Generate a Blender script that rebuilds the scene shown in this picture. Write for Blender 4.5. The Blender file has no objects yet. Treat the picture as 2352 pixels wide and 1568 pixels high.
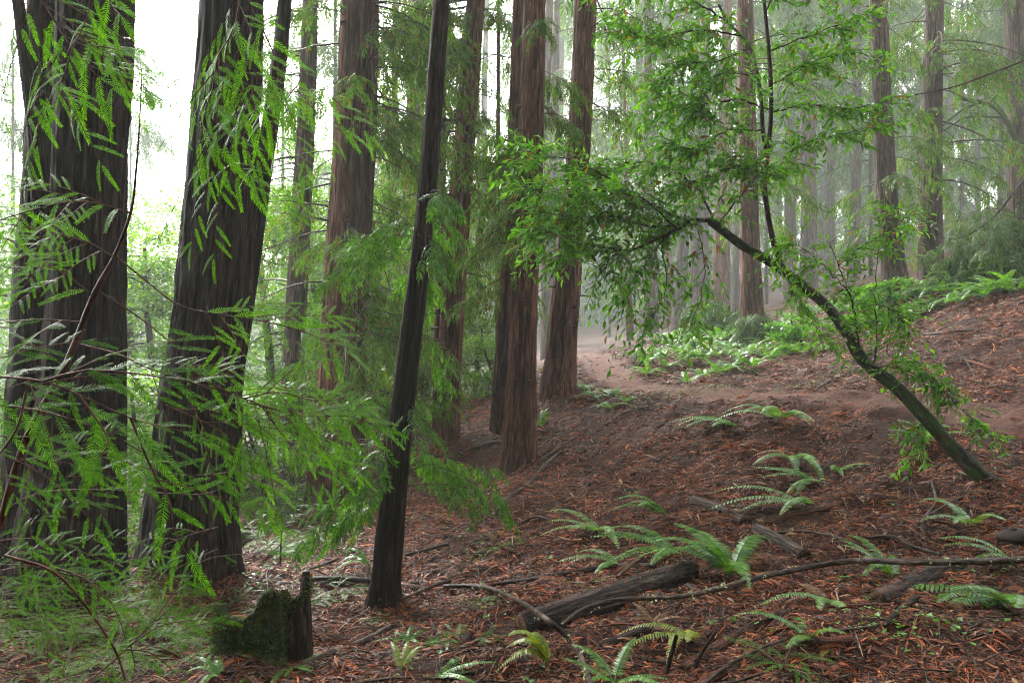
import bpy, math, random
import numpy as np
from math import radians as R
rng = np.random.default_rng(7)
random.seed(7)
PI = math.pi
SC = bpy.context.scene
COL = SC.collection

# ------------------------------------------------------------------ camera, sky, sun, exposure
F = 1829.0            # focal length in units of the 2352 px wide frame
CZ = 1.6
cam_d = bpy.data.cameras.new('camera'); cam = bpy.data.objects.new('camera', cam_d); COL.objects.link(cam)
cam_d.sensor_width = 36; cam_d.lens = 28; cam_d.clip_start = 0.05; cam_d.clip_end = 2000
cam.location = (0, 0, CZ); cam.rotation_euler = (R(90), 0, 0)
SC.camera = cam
SUN_EL, SUN_AZ = R(38), R(-24)       # azimuth from +Y towards +X
world = bpy.data.worlds.new('World'); SC.world = world; world.use_nodes = True
wn = world.node_tree.nodes; wl = world.node_tree.links
sky = wn.new('ShaderNodeTexSky'); sky.sky_type = 'NISHITA'; sky.sun_disc = False
sky.sun_elevation = SUN_EL; sky.sun_rotation = SUN_AZ; sky.dust_density = 6; sky.air_density = 1.2; sky.altitude = 200
hs = wn.new('ShaderNodeHueSaturation'); hs.inputs['Saturation'].default_value = 0.07; hs.inputs['Value'].default_value = 1.0
wl.new(sky.outputs[0], hs.inputs['Color']); wl.new(hs.outputs[0], wn['Background'].inputs[0])
wn['Background'].inputs[1].default_value = 0.15
sd = bpy.data.lights.new('sun', 'SUN'); sd.energy = 1.2; sd.angle = R(16); sd.color = (1, .97, .9)
sun = bpy.data.objects.new('sun', sd); COL.objects.link(sun)
sun.rotation_euler = (R(90) - SUN_EL, 0, PI - SUN_AZ)
SC.view_settings.view_transform = 'Standard'; SC.view_settings.look = 'None'
SC.view_settings.exposure = 2.95; SC.view_settings.gamma = 1
SC.cycles.max_bounces = 7; SC.cycles.diffuse_bounces = 3; SC.cycles.transmission_bounces = 4; SC.cycles.glossy_bounces = 2
SC.cycles.volume_bounces = 0; SC.cycles.sample_clamp_indirect = 6; SC.cycles.caustics_reflective = False; SC.cycles.caustics_refractive = False
SC.cycles.use_denoising = True; SC.cycles.denoising_prefilter = 'NONE'; SC.cycles.use_adaptive_sampling = False; SC.cycles.pixel_filter_type = 'BLACKMAN_HARRIS'; SC.cycles.filter_width = 1.1

# ------------------------------------------------------------------ helpers
def P(px, py, Y):
    return np.array([(px - 1176) * Y / F, Y, CZ - (py - 784) * Y / F])
def norm(v):
    v = np.asarray(v, float); return v / np.maximum(np.linalg.norm(v, axis=-1, keepdims=True), 1e-9)

def hash2(i, j, s):
    h = (i.astype(np.int64) * 374761393 + j.astype(np.int64) * 668265263 + s * 982451653) & 0x7fffffff
    h = ((h ^ (h >> 13)) * 1274126177) & 0x7fffffff
    return ((h ^ (h >> 16)) & 0xffff) / 65535.0
def vn(u, v, s=0, pu=None):
    u = np.asarray(u, float); v = np.asarray(v, float)
    i = np.floor(u); j = np.floor(v); fu = u - i; fv = v - j
    fu = fu * fu * (3 - 2 * fu); fv = fv * fv * (3 - 2 * fv)
    i = i.astype(np.int64); j = j.astype(np.int64); i1 = i + 1
    if pu: i = i % pu; i1 = i1 % pu
    return (hash2(i, j, s) * (1 - fu) + hash2(i1, j, s) * fu) * (1 - fv) + (hash2(i, j + 1, s) * (1 - fu) + hash2(i1, j + 1, s) * fu) * fv

class MB:
    def __init__(s): s.v = []; s.f = []; s.n = 0; s.rest = []; s.has_rest = False
    def add(s, v, f, mi=0, rest=None):
        v = np.asarray(v, np.float32).reshape(-1, 3); f = np.asarray(f, np.int32)
        if len(f) == 0: return
        s.f.append((f + s.n, mi)); s.v.append(v); s.n += len(v)
        if rest is not None: s.has_rest = True; s.rest.append(np.asarray(rest, np.float32))
        else: s.rest.append(v)
    def inst(s, tv, tf, pos, X, Y, Z, mi=0):
        pos = np.asarray(pos, float); N = len(pos)
        if N == 0: return
        v = pos[:, None] + tv[None, :, 0:1] * X[:, None] + tv[None, :, 1:2] * Y[:, None] + tv[None, :, 2:3] * Z[:, None]
        off = (np.arange(N) * len(tv))[:, None, None]
        for f in tf if isinstance(tf, list) else [tf]:
            s.f.append(((f[None] + off).reshape(-1, f.shape[1]) + s.n, mi))
        s.v.append(v.reshape(-1, 3).astype(np.float32)); s.rest.append(s.v[-1]); s.n += N * len(tv)
    def mesh(s, name, mats, loc=(0, 0, 0), smooth=True):
        me = bpy.data.meshes.new(name)
        V = np.concatenate(s.v) - np.asarray(loc, np.float32)
        me.vertices.add(len(V)); me.vertices.foreach_set('co', V.astype(np.float32).ravel())
        idx = np.concatenate([f.ravel() for f, _ in s.f]); cnt = np.concatenate([np.full(len(f), f.shape[1]) for f, _ in s.f])
        mi = np.concatenate([np.full(len(f), m) for f, m in s.f])
        me.loops.add(len(idx)); me.loops.foreach_set('vertex_index', idx.astype(np.int32))
        me.polygons.add(len(cnt)); st = np.concatenate([[0], np.cumsum(cnt)[:-1]])
        me.polygons.foreach_set('loop_start', st.astype(np.int32))
        me.polygons.foreach_set('material_index', mi.astype(np.int32))
        me.polygons.foreach_set('use_smooth', np.full(len(cnt), smooth))
        me.update(calc_edges=True)
        if s.has_rest:
            a = me.attributes.new('rest', 'FLOAT_VECTOR', 'POINT'); a.data.foreach_set('vector', np.concatenate(s.rest).astype(np.float32).ravel())
        for m in (mats if isinstance(mats, (list, tuple)) else [mats]): me.materials.append(m)
        return me
    def build(s, name, mats, parent=None, loc=(0, 0, 0), smooth=True):
        o = bpy.data.objects.new(name, s.mesh(name, mats, loc, smooth)); COL.objects.link(o)
        if parent is not None: o.parent = parent
        else: o.location = loc
        return o
def tag(o, label=None, cat=None, group=None, kind=None):
    if label: o['label'] = label
    if cat: o['category'] = cat
    if group: o['group'] = group
    if kind: o['kind'] = kind
    return o
def thing(name, loc, label, cat, group=None):
    o = bpy.data.objects.new(name, None); COL.objects.link(o); o.location = loc; o.empty_display_size = .1
    return tag(o, label, cat, group)

def catmull(p, n):
    p = np.asarray(p, float)
    if len(p) < 3:
        t = np.linspace(0, 1, n)[:, None]; return p[0] * (1 - t) + p[-1] * t
    q = np.vstack([2 * p[0] - p[1], p, 2 * p[-1] - p[-2]])
    seg = np.linalg.norm(np.diff(p, axis=0), axis=1) + 1e-9; cs = np.concatenate([[0], np.cumsum(seg)])
    s = np.linspace(0, cs[-1], n); k = np.clip(np.searchsorted(cs, s, side='right') - 1, 0, len(seg) - 1)
    t = ((s - cs[k]) / seg[k])[:, None]
    a, b, c, d = q[k], q[k + 1], q[k + 2], q[k + 3]
    return .5 * (2 * b + (c - a) * t + (2 * a - 5 * b + 4 * c - d) * t**2 + (3 * b - a - 3 * c + d) * t**3)
def tube(mb, pts, rad, nseg=8, mi=0, amp=0, ridges=0, seed=0, cap=True, vs=1.6, up=None):
    pts = np.asarray(pts, float); n = len(pts); rad = np.broadcast_to(np.asarray(rad, float), (n,))
    T = norm(np.gradient(pts, axis=0))
    if up is not None: U = norm(np.cross(np.cross(T, np.asarray(up, float)), T)) if False else None
    ref = np.array([1., 0, 0]) if abs(T[0, 0]) < .8 else np.array([0, 0, 1.])
    A = np.zeros((n, 3)); a = norm(ref - T[0] * (ref @ T[0])); A[0] = a
    for i in range(1, n):
        a = a - T[i] * (a @ T[i]); a = norm(a); A[i] = a
    B = np.cross(T, A)
    ang = np.linspace(0, 2 * PI, nseg, endpoint=False)
    s = np.concatenate([[0], np.cumsum(np.linalg.norm(np.diff(pts, axis=0), axis=1))])
    r = np.repeat(rad[:, None], nseg, 1)
    if amp:
        Nu = max(5, ridges); u = ang[None] / (2 * PI) * Nu; S = s[:, None] * np.ones_like(u)
        w = (vn(u * .5 + 0, S * vs * .5, seed + 5, None) - .5) * 0
        w = (vn(ang[None] / (2 * PI) * 4, S * .9, seed + 5, 4) - .5) * 2.2
        n1 = vn(u + w + seed, S * vs, seed, Nu); n1 = 1 - np.abs(2 * n1 - 1)
        n2 = vn(u * 2 + w * 2, S * vs * 2.5, seed + 1, Nu * 2)
        n3 = vn(ang[None] / (2 * PI) * 5, S * .35, seed + 2, 5) - .5
        n4 = vn(u * 4, S * vs * 8, seed + 3, Nu * 4) - .5
        r = r * (1 + amp * (1.5 * n1**.8 - .9 + .7 * (n2 - .5) + 1.1 * n3 + .25 * n4))
    ca, sa = np.cos(ang), np.sin(ang)
    V = pts[:, None] + r[..., None] * (ca[None, :, None] * A[:, None] + sa[None, :, None] * B[:, None])
    rest = np.stack([ca[None] * rad[:, None], sa[None] * rad[:, None], np.repeat(s[:, None], nseg, 1)], -1)
    i = np.arange(n - 1)[:, None] * nseg; j = np.arange(nseg)[None]; j1 = (j + 1) % nseg
    f = np.stack([i + j, i + j1, i + nseg + j1, i + nseg + j], -1).reshape(-1, 4)
    V = V.reshape(-1, 3); rest = rest.reshape(-1, 3)
    mb.add(V, f, mi, rest)
    if cap:
        for e in (0, n - 1):
            c = pts[e]; ring = V[e * nseg:(e + 1) * nseg]
            vv = np.vstack([ring, c]); jj = np.arange(nseg); tri = np.stack([jj, (jj + 1) % nseg, np.full(nseg, nseg)], -1)
            if e == 0: tri = tri[:, ::-1]
            mb.add(vv, tri, mi, np.vstack([rest[e * nseg:(e + 1) * nseg], [0, 0, s[e]]]))

# ------------------------------------------------------------------ materials
def newmat(name):
    m = bpy.data.materials.new(name); m.use_nodes = True; nt = m.node_tree
    return m, nt.nodes, nt.links, nt.nodes['Principled BSDF']
def ramp(n, stops):
    r = n.new('ShaderNodeValToRGB'); e = r.color_ramp.elements
    while len(e) < len(stops): e.new(.5)
    for k, (p, c) in enumerate(stops): e[k].position = p; e[k].color = (*c, 1)
    return r
def noise(n, l, scale, vec=None, detail=4, rough=.6, dist=0):
    t = n.new('ShaderNodeTexNoise'); t.inputs['Scale'].default_value = scale; t.inputs['Detail'].default_value = detail
    t.inputs['Roughness'].default_value = rough; t.inputs['Distortion'].default_value = dist
    if vec is not None: l.new(vec, t.inputs['Vector'])
    return t
def mapping(n, l, src, scale):
    m = n.new('ShaderNodeMapping'); m.inputs['Scale'].default_value = scale; l.new(src, m.inputs['Vector']); return m.outputs[0]
def mixc(n, l, fac, a, b, mode='MIX'):
    m = n.new('ShaderNodeMix'); m.data_type = 'RGBA'; m.blend_type = mode
    for s, v in ((0, fac), (6, a), (7, b)):
        if isinstance(v, (int, float)): m.inputs[s].default_value = v
        elif isinstance(v, tuple): m.inputs[s].default_value = (*v, 1)
        else: l.new(v, m.inputs[s])
    return m.outputs[2]
def bark_mat(name, dark, mid, light, xs=30, zs=2.2, bump=.6, rough=.75, moss=0):
    m, n, l, b = newmat(name)
    at = n.new('ShaderNodeAttribute'); at.attribute_name = 'rest'
    v = mapping(n, l, at.outputs['Vector'], (xs, xs, zs))
    n1 = noise(n, l, 1, v, 6, .62, .4)
    v2 = mapping(n, l, at.outputs['Vector'], (3, 3, .7)); n2 = noise(n, l, 1, v2, 3)
    v4 = mapping(n, l, at.outputs['Vector'], (xs * .45, xs * .45, zs * .22)); n4 = noise(n, l, 1, v4, 3, .5, .6); r4 = ramp(n, [(.38, (.3, .28, .27)), (.55, (1.15, 1.1, 1.1))]); l.new(n4.outputs[0], r4.inputs[0])
    r1 = ramp(n, [(.3, dark), (.5, mid), (.72, light)]); l.new(n1.outputs[0], r1.inputs[0])
    r2 = ramp(n, [(.35, (.55, .5, .5)), (.65, (1.15, 1.1, 1.05))]); l.new(n2.outputs[0], r2.inputs[0])
    c = mixc(n, l, 1., r1.outputs[0], r2.outputs[0], 'MULTIPLY'); c = mixc(n, l, 1., c, r4.outputs[0], 'MULTIPLY')
    if moss:
        v3 = mapping(n, l, at.outputs['Vector'], (9, 9, 5)); n3 = noise(n, l, 1, v3, 5)
        r3 = ramp(n, [(.62 - moss * .3, (0, 0, 0)), (.74 - moss * .3, (1, 1, 1))]); l.new(n3.outputs[0], r3.inputs[0])
        c = mixc(n, l, r3.outputs[0], c, (.03, .055, .008))
    l.new(c, b.inputs['Base Color']); b.inputs['Roughness'].default_value = rough
    b.inputs['Specular IOR Level'].default_value = .12
    bp = n.new('ShaderNodeBump'); bp.inputs['Strength'].default_value = bump; bp.inputs['Distance'].default_value = .035
    ad = n.new('ShaderNodeMath'); ad.operation = 'MULTIPLY_ADD'; l.new(n4.outputs[0], ad.inputs[0]); ad.inputs[1].default_value = 1.6; l.new(n1.outputs[0], ad.inputs[2])
    l.new(ad.outputs[0], bp.inputs['Height']); l.new(bp.outputs[0], b.inputs['Normal'])
    return m
def leaf_mat(name, stops, trans=.4, rough=.45, tcol=None, spec=.5):
    m, n, l, b = newmat(name)
    g = n.new('ShaderNodeNewGeometry'); r = ramp(n, stops); l.new(g.outputs['Random Per Island'], r.inputs[0])
    tc = n.new('ShaderNodeTexCoord'); nz = noise(n, l, 1.3, tc.outputs['Object'], 2)
    r2 = ramp(n, [(.35, (.7, .75, .7)), (.65, (1.2, 1.15, 1.0))]); l.new(nz.outputs[0], r2.inputs[0])
    c = mixc(n, l, 1., r.outputs[0], r2.outputs[0], 'MULTIPLY')
    l.new(c, b.inputs['Base Color']); b.inputs['Roughness'].default_value = rough; b.inputs['Specular IOR Level'].default_value = spec
    if trans:
        t = n.new('ShaderNodeBsdfTranslucent'); cc = mixc(n, l, 1., c, tcol or (1.6, 1.7, .5), 'MULTIPLY'); l.new(cc, t.inputs[0])
        mx = n.new('ShaderNodeMixShader'); mx.inputs[0].default_value = trans
        l.new(b.outputs[0], mx.inputs[1]); l.new(t.outputs[0], mx.inputs[2])
        l.new(mx.outputs[0], n['Material Output'].inputs['Surface'])
    return m
M = {}
M['bark_near'] = bark_mat('shade_dark_redwood_bark', (.006, .004, .003), (.028, .017, .013), (.1, .068, .055), 42, 4.5, 1.0, .7)  # backlit shade of the near trunks is put into this darker bark colour
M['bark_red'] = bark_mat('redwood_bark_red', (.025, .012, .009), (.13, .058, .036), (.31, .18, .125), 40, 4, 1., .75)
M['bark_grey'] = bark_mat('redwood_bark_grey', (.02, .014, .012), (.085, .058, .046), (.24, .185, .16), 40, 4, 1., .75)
M['bark_bay'] = bark_mat('bay_bark', (.015, .013, .01), (.05, .047, .038), (.17, .17, .14), 25, 12, .4, .6, moss=.55)
M['bark_lichen'] = bark_mat('lichen_bark', (.05, .045, .04), (.16, .15, .13), (.5, .52, .45), 30, 14, .3, .6)
M['twig'] = bark_mat('twig_bark', (.02, .012, .009), (.07, .042, .03), (.16, .11, .085), 60, 20, .3, .5)
M['twig_red'] = bark_mat('red_twig_bark', (.06, .02, .012), (.14, .06, .04), (.3, .17, .12), 60, 20, .3, .4)
M['log_dark'] = bark_mat('wet_log_bark', (.015, .01, .01), (.06, .04, .036), (.15, .115, .105), 42, 9, .9, .5)
M['log_grey'] = bark_mat('weathered_wood', (.012, .009, .008), (.07, .055, .048), (.24, .21, .19), 45, 4, .7, .6)
M['log_brown'] = bark_mat('brown_log_wood', (.04, .02, .012), (.14, .075, .045), (.33, .2, .12), 45, 5, .7, .6)
M['log_red'] = bark_mat('red_rotting_wood', (.03, .012, .008), (.09, .035, .022), (.2, .09, .055), 45, 9, .7, .6)
M['stick'] = bark_mat('wet_stick_bark', (.03, .022, .02), (.09, .065, .055), (.24, .19, .165), 60, 18, .4, .38)
M['cut'] = bark_mat('cut_wood', (.05, .03, .02), (.13, .08, .05), (.3, .2, .12), 40, 40, .5, .7)
M['lichen'] = leaf_mat('pale_lichen', [(0, (.35, .42, .25)), (1, (.6, .66, .42))], 0, .9)
M['needle'] = leaf_mat('redwood_needles', [(0, (0.0286, 0.078, 0.0078)), (.5, (0.065, 0.15, 0.0104)), (.88, (0.111, 0.208, 0.0156)), (.93, (0.169, 0.091, 0.026)), (1, (0.143, 0.065, 0.026))], .45, .55, spec=.18)
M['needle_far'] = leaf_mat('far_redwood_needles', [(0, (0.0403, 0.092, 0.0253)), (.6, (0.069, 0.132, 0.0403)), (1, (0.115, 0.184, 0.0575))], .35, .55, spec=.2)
M['needle_near'] = leaf_mat('near_redwood_needles', [(0, (0.0312, 0.0938, 0.01)), (.6, (0.0562, 0.156, 0.015)), (1, (0.1, 0.225, 0.025))], .45, .45, spec=.3)
M['needle_bright'] = leaf_mat('new_redwood_needles', [(0, (.05, .15, .004)), (.6, (.085, .23, .006)), (1, (.14, .3, .012))], .5, .35)
M['bay_leaf'] = leaf_mat('bay_leaves', [(0, (0.049, 0.145, 0.010)), (.5, (0.089, 0.259, 0.015)), (.93, (0.162, 0.373, 0.023)), (.97, (0.216, 0.108, 0.032)), (1, (0.216, 0.108, 0.032))], .5, .3, spec=.5)
M['broad_leaf'] = leaf_mat('understory_leaves', [(0, (0.0495, 0.121, 0.0066)), (.5, (0.099, 0.209, 0.011)), (1, (0.176, 0.319, 0.0165))], .5, .45)
M['fern'] = leaf_mat('sword_fern_fronds', [(0, (0.042, 0.132, 0.0144)), (.6, (0.09, 0.228, 0.0216)), (1, (0.144, 0.312, 0.036))], .35, .32, spec=.6)
M['fern_pale'] = leaf_mat('pale_fern_fronds', [(0, (0.078, 0.182, 0.0455)), (.6, (0.143, 0.273, 0.078)), (1, (0.234, 0.39, 0.13))], .3, .3, spec=.7)
M['fern_yellow'] = leaf_mat('yellow_fern_fronds', [(0, (.14, .2, .03)), (.6, (.22, .28, .04)), (1, (.35, .33, .05))], .35, .4)
M['fern_dead'] = leaf_mat('dead_fern_fronds', [(0, (.09, .04, .02)), (.6, (.18, .08, .03)), (1, (.3, .15, .06))], .2, .6)
M['sprout'] = leaf_mat('seedling_leaves', [(0, (.05, .15, .02)), (.6, (.09, .24, .03)), (1, (.15, .34, .05))], .35, .4)
M['litter'] = leaf_mat('needle_litter', [(0, (0.0162, 0.00945, 0.0081)), (.3, (0.054, 0.023, 0.0162)), (.52, (0.13, 0.034, 0.015)), (.74, (0.25, 0.062, 0.022)), (.88, (0.42, 0.12, 0.038)), (.94, (0.189, 0.135, 0.115)), (1, (0.351, 0.203, 0.121))], 0, .6, spec=.2)
M['litter_trail'] = leaf_mat('trail_litter', [(0, (.06, .035, .03)), (.6, (.13, .07, .055)), (1, (.22, .13, .1))], 0, .6)

def ground_mat():
    m, n, l, b = newmat('forest_floor')
    tc = n.new('ShaderNodeTexCoord'); v = tc.outputs['Object']
    n1 = noise(n, l, 28, v, 8, .75, .5); n2 = noise(n, l, 1.3, v, 4); n3 = noise(n, l, 90, v, 3)
    r = ramp(n, [(.38, (.01, .005, .004)), (.52, (.045, .015, .009)), (.66, (.17, .05, .022))]); l.new(n1.outputs[0], r.inputs[0])
    r2 = ramp(n, [(.35, (.7, .7, .72)), (.65, (1.1, 1.05, 1))]); l.new(n2.outputs[0], r2.inputs[0])
    c = mixc(n, l, 1., r.outputs[0], r2.outputs[0], 'MULTIPLY')
    at = n.new('ShaderNodeAttribute'); at.attribute_name = 'trail'
    rt = ramp(n, [(.35, (.04, .018, .013)), (.65, (.19, .088, .062))]); l.new(n1.outputs[0], rt.inputs[0])
    c = mixc(n, l, at.outputs['Fac'], c, rt.outputs[0])
    l.new(c, b.inputs['Base Color']); b.inputs['Roughness'].default_value = .8; b.inputs['Specular IOR Level'].default_value = .15
    bp = n.new('ShaderNodeBump'); bp.inputs['Strength'].default_value = .7; bp.inputs['Distance'].default_value = .03
    l.new(n1.outputs[0], bp.inputs['Height']); l.new(bp.outputs[0], b.inputs['Normal'])
    return m
M['ground'] = ground_mat()

# ------------------------------------------------------------------ terrain
GP = [(0,1568,4.8),(600,1568,4.1),(1176,1568,3.8),(1800,1568,3.7),(2352,1568,3.6),(150,1450,6.5),(420,1400,7.2),(880,1400,6.5),(1165,1450,5.1),
 (1600,1330,5.7),(2100,1350,5.2),(2340,1400,4.7),(1740,1230,7.0),(2290,1135,7.5),(1300,1250,7.8),(1000,1200,9),(765,1190,13),(675,1155,15.5),
 (1192,1085,12.5),(1150,970,16),(1025,1055,15),(1280,930,16),(970,965,22),(1500,908,14),(1350,915,15.5),(1750,925,11.5),(2000,950,10),(2200,985,9),
 (2352,1010,8.5),(1520,893,15.3),(1750,895,13.2),(2000,905,11.5),(2200,915,10.6),(2352,925,10),(1500,1050,10.5),(1800,1050,9.5),(2050,1050,8.8),
 (1400,860,19),(1370,825,25),(1430,850,21),(1325,850,20),(1200,840,30),(1500,840,20),(1470,815,24),(1600,780,25),(1728,785,22),(1600,860,17.5),
 (1900,800,17),(2100,800,13),(2352,780,12),(2352,655,15),(2200,690,17),(2060,690,20),(2140,640,22),(1900,720,26),(1850,670,70),(1600,745,60),
 (1450,792,60),(2340,530,50)]
W = [P(*g) for g in GP] + [np.array(q, float) for q in [(0,0,.02),(-3,0,-.3),(3,0,.3),(0,-5,0),(20,60,4.5),(0,60,0),(-20,40,-6),(-40,60,-10),
 (-10,25,-3.2),(-15,12,-3),(-8,10,-1.8),(40,20,14),(20,8,7),(12,3,3.5),(-12,3,-2),(0,100,2),(60,100,18),(-60,100,-13),(0,150,3),(80,150,24),(-80,150,-16),(30,100,9),(-80,0,-14),(80,0,20),(0,-80,0),(-60,-60,-9),(60,-60,9)]]
W = np.array(W)
def tps(d2): return .5 * d2 * np.log(d2 + 1e-9)
n_ = len(W); K = tps(((W[:, None, :2] - W[None, :, :2])**2).sum(-1)) + np.eye(n_) * .6
Pm = np.c_[np.ones(n_), W[:, :2]]; A_ = np.block([[K, Pm], [Pm.T, np.zeros((3, 3))]])
sol = np.linalg.solve(A_, np.r_[W[:, 2], 0, 0, 0])
TR = np.array([P(*q)[:2] for q in [(2700,1000,8.6),(2352,968,9.2),(2200,950,9.8),(2000,927,10.7),(1750,910,12.3),(1570,900,14.2),(1450,885,16.6),(1395,858,20),(1375,832,24.5),(1320,826,28),(1150,830,32)]])
TRs = catmull(np.c_[TR, np.zeros(len(TR))], 160)[:, :2]
def trail_d(x, y):
    d = np.full(np.shape(x), 1e9)
    for p in TRs: d = np.minimum(d, (x - p[0])**2 + (y - p[1])**2)
    return np.sqrt(d)
MOUND = [(*P(a, b, c)[:2], d) for a, b, c, d in [(155,1440,6.7,.5),(425,1400,7.4,.5),(880,1405,6.5,.17),(766,1190,13.2,.5),(1192,1088,12.5,.33),(1281,930,16,.42),(1025,1055,15.5,.3),(675,1160,15.5,.3),(2300,1145,7.5,.17),(1730,788,22,.4),(580,1500,4.45,.16)]]
def H(x, y, fine=True):
    x = np.atleast_1d(np.asarray(x, float)); y = np.atleast_1d(np.asarray(y, float)); sh = x.shape
    x = x.ravel(); y = y.ravel(); z = np.empty(len(x))
    for i in range(0, len(x), 40000):
        a, b = x[i:i + 40000], y[i:i + 40000]
        z[i:i + 40000] = tps((a[:, None] - W[None, :, 0])**2 + (b[:, None] - W[None, :, 1])**2) @ sol[:n_] + sol[n_] + sol[n_ + 1] * a + sol[n_ + 2] * b
    z = np.clip(z, -18, 30)
    if fine:
        k = 1.0
        z += .16 * (vn(x * .9, y * .9, 11) - .5) + .12 * (vn(x * 2.6, y * 2.6, 12) - .5) + .075 * (vn(x * 6.5, y * 6.5, 13) - .5) + .02 * (vn(x * 17, y * 17, 14) - .5)
    for bx, by, br in MOUND: z += .55 * br * np.exp(-((x - bx)**2 + (y - by)**2) / (1.7 * br)**2)
    return z.reshape(sh)
def G(px, py, up=0):
    """the point where the ray of a picture point meets the ground"""
    Y = np.geomspace(2.2, 70, 700); p = np.array([P(px, py, t) for t in Y]); h = H(p[:, 0], p[:, 1])
    h = h + up; k = np.argmax(p[:, 2] <= h)
    if p[k, 2] > h[k]: k = len(Y) - 1
    return np.array([p[k, 0], p[k, 1], h[k]])
def drop(p, dz=0):
    p = np.array(p, float); p[..., 2] = H(p[..., 0], p[..., 1]) + dz; return p

n = 480; uu = np.linspace(-1, 1, n); a5 = 5.1
gx = np.sinh(uu * a5) / math.sinh(a5) * 165 + 1; gy = np.sinh(uu * a5) / math.sinh(a5) * 160 + 7
GX, GY = np.meshgrid(gx, gy); GZ = H(GX, GY)
td = trail_d(GX, GY); tm = np.clip((GY - 9) / 4, .6, 1) * np.clip((.62 - td + .35 * (vn(GX * 2, GY * 2, 31) - .5)) / .3, 0, 1)
gm = MB(); i = np.arange(n - 1)[:, None] * n; j = np.arange(n - 1)[None]
gm.add(np.stack([GX, GY, GZ], -1), np.stack([i + j, i + j + 1, i + n + j + 1, i + n + j], -1).reshape(-1, 4))
ground = gm.build('ground', M['ground']); tag(ground, kind='structure')
a = ground.data.attributes.new('trail', 'FLOAT', 'POINT'); a.data.foreach_set('value', tm.ravel().astype(np.float32))

# ------------------------------------------------------------------ leaf templates
def diamond(l, w, fold=.15):
    v = np.array([[0, 0, 0], [l * .45, w / 2, fold * w], [l, 0, -.04 * l], [l * .45, -w / 2, fold * w]]); return v, np.array([[0, 1, 2, 3]])
def lance(l, w):
    v = np.array([[0, 0, 0], [l * .3, w * .46, .12 * w], [l * .65, w * .42, .1 * w], [l, 0, -.06 * l], [l * .65, -w * .42, .1 * w], [l * .3, -w * .46, .12 * w], [l * .5, 0, -.1 * w]])
    return v, np.array([[0, 1, 6], [1, 2, 6], [2, 3, 6], [3, 4, 6], [4, 5, 6], [5, 0, 6]])
def spray_t(L, pairs, ll, lw, seed, ang=52, droop=.5):
    r = np.random.default_rng(seed); V = []; Fc = []; k = 0
    for i in range(pairs * 2 + 1):
        t = (i // 2 + .6) / (pairs + .3); s = 1 if i % 2 else -1
        a = R(ang * (1 - .35 * t)) * s + r.normal(0, .12); l = ll * (1 - .45 * abs(t - .35)) * r.uniform(.8, 1.15)
        if i == pairs * 2: a = 0; t = 1
        v, f = diamond(l, lw); v = v @ np.array([[1, 0, 0], [0, 1, 0], [0, 0, 1]])
        tw = r.normal(0, .45); c_, s_ = math.cos(tw), math.sin(tw); v = np.c_[v[:, 0], v[:, 1] * c_ - v[:, 2] * s_, v[:, 1] * s_ + v[:, 2] * c_]
        ca, sa = math.cos(a), math.sin(a); v = np.c_[v[:, 0] * ca - v[:, 1] * sa, v[:, 0] * sa + v[:, 1] * ca, v[:, 2]]
        v[:, 0] += t * L; V.append(v); Fc.append(f + k); k += 4
    V = np.vstack(V); V[:, 2] -= droop * V[:, 0]**2 / L * .6 + np.abs(V[:, 1]) * .25
    return V, np.vstack(Fc)
def rots(d, up):
    X = norm(d); Z = norm(up - X * (X * up).sum(-1, keepdims=True)); return X, np.cross(Z, X), Z
UP = np.array([0, 0, 1.])
def put(mb, T, pos, d, scale, tilt=.35, mi=0, upv=None):
    pos = np.asarray(pos).reshape(-1, 3); N = len(pos)
    if N == 0: return
    up = (UP if upv is None else upv) + rng.normal(0, tilt, (N, 3)); X, Y, Z = rots(np.asarray(d).reshape(-1, 3), up); s = np.asarray(scale, float).reshape(-1, 1)
    mb.inst(T[0], T[1], pos, X * s, Y * s, Z * s, mi)

SP_MID = [spray_t(.22, 6, .088, .024, k) for k in range(3)]
SP_FAR = [spray_t(.5, 5, .24, .055, k + 9) for k in range(3)]
SP_VFAR = [spray_t(1.1, 4, .55, .14, k + 19) for k in range(3)]
NEEDLE = None
def needle_t(L, pairs, nl, nw, seed):
    r = np.random.default_rng(seed); V = []; Fc = []; k = 0
    for i in range(pairs * 2):
        t = (i // 2 + .5) / pairs; s = 1 if i % 2 else -1; a = s * R(58 - 22 * t) + r.normal(0, .07)
        l = nl * (math.sin(min(1, t * 3 + .25) * PI / 2) * (1 - .45 * max(0, t - .6) / .4)) * r.uniform(.88, 1.1)
        v = np.array([[0, -nw * .3, 0], [l * .5, -nw * .5, .0], [l, 0, -.0005], [l * .5, nw * .5, .0], [0, nw * .3, 0]])
        dz = r.normal(0, .12); ca, sa = math.cos(a), math.sin(a)
        v = np.c_[v[:, 0] * ca - v[:, 1] * sa + t * L, v[:, 0] * sa + v[:, 1] * ca, v[:, 2] + v[:, 0] * dz]; V.append(v); Fc.append(np.array([[0, 1, 2, 3, 4]]) + k); k += 5
    V = np.vstack(V); V[:, 2] -= V[:, 0]**2 / L * .25
    # the twig itself
    V = np.vstack([V, [[0, -.001, -.0008], [0, .001, -.0008], [L, 0, -L * .25]]])
    return V, [np.vstack(Fc), np.array([[k, k + 1, k + 2]])]
ND = [needle_t(.12, 24, .0155, .0026, k) for k in range(3)]
ND_C = [needle_t(.14, 13, .022, .0055, k + 5) for k in range(3)]

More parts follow.
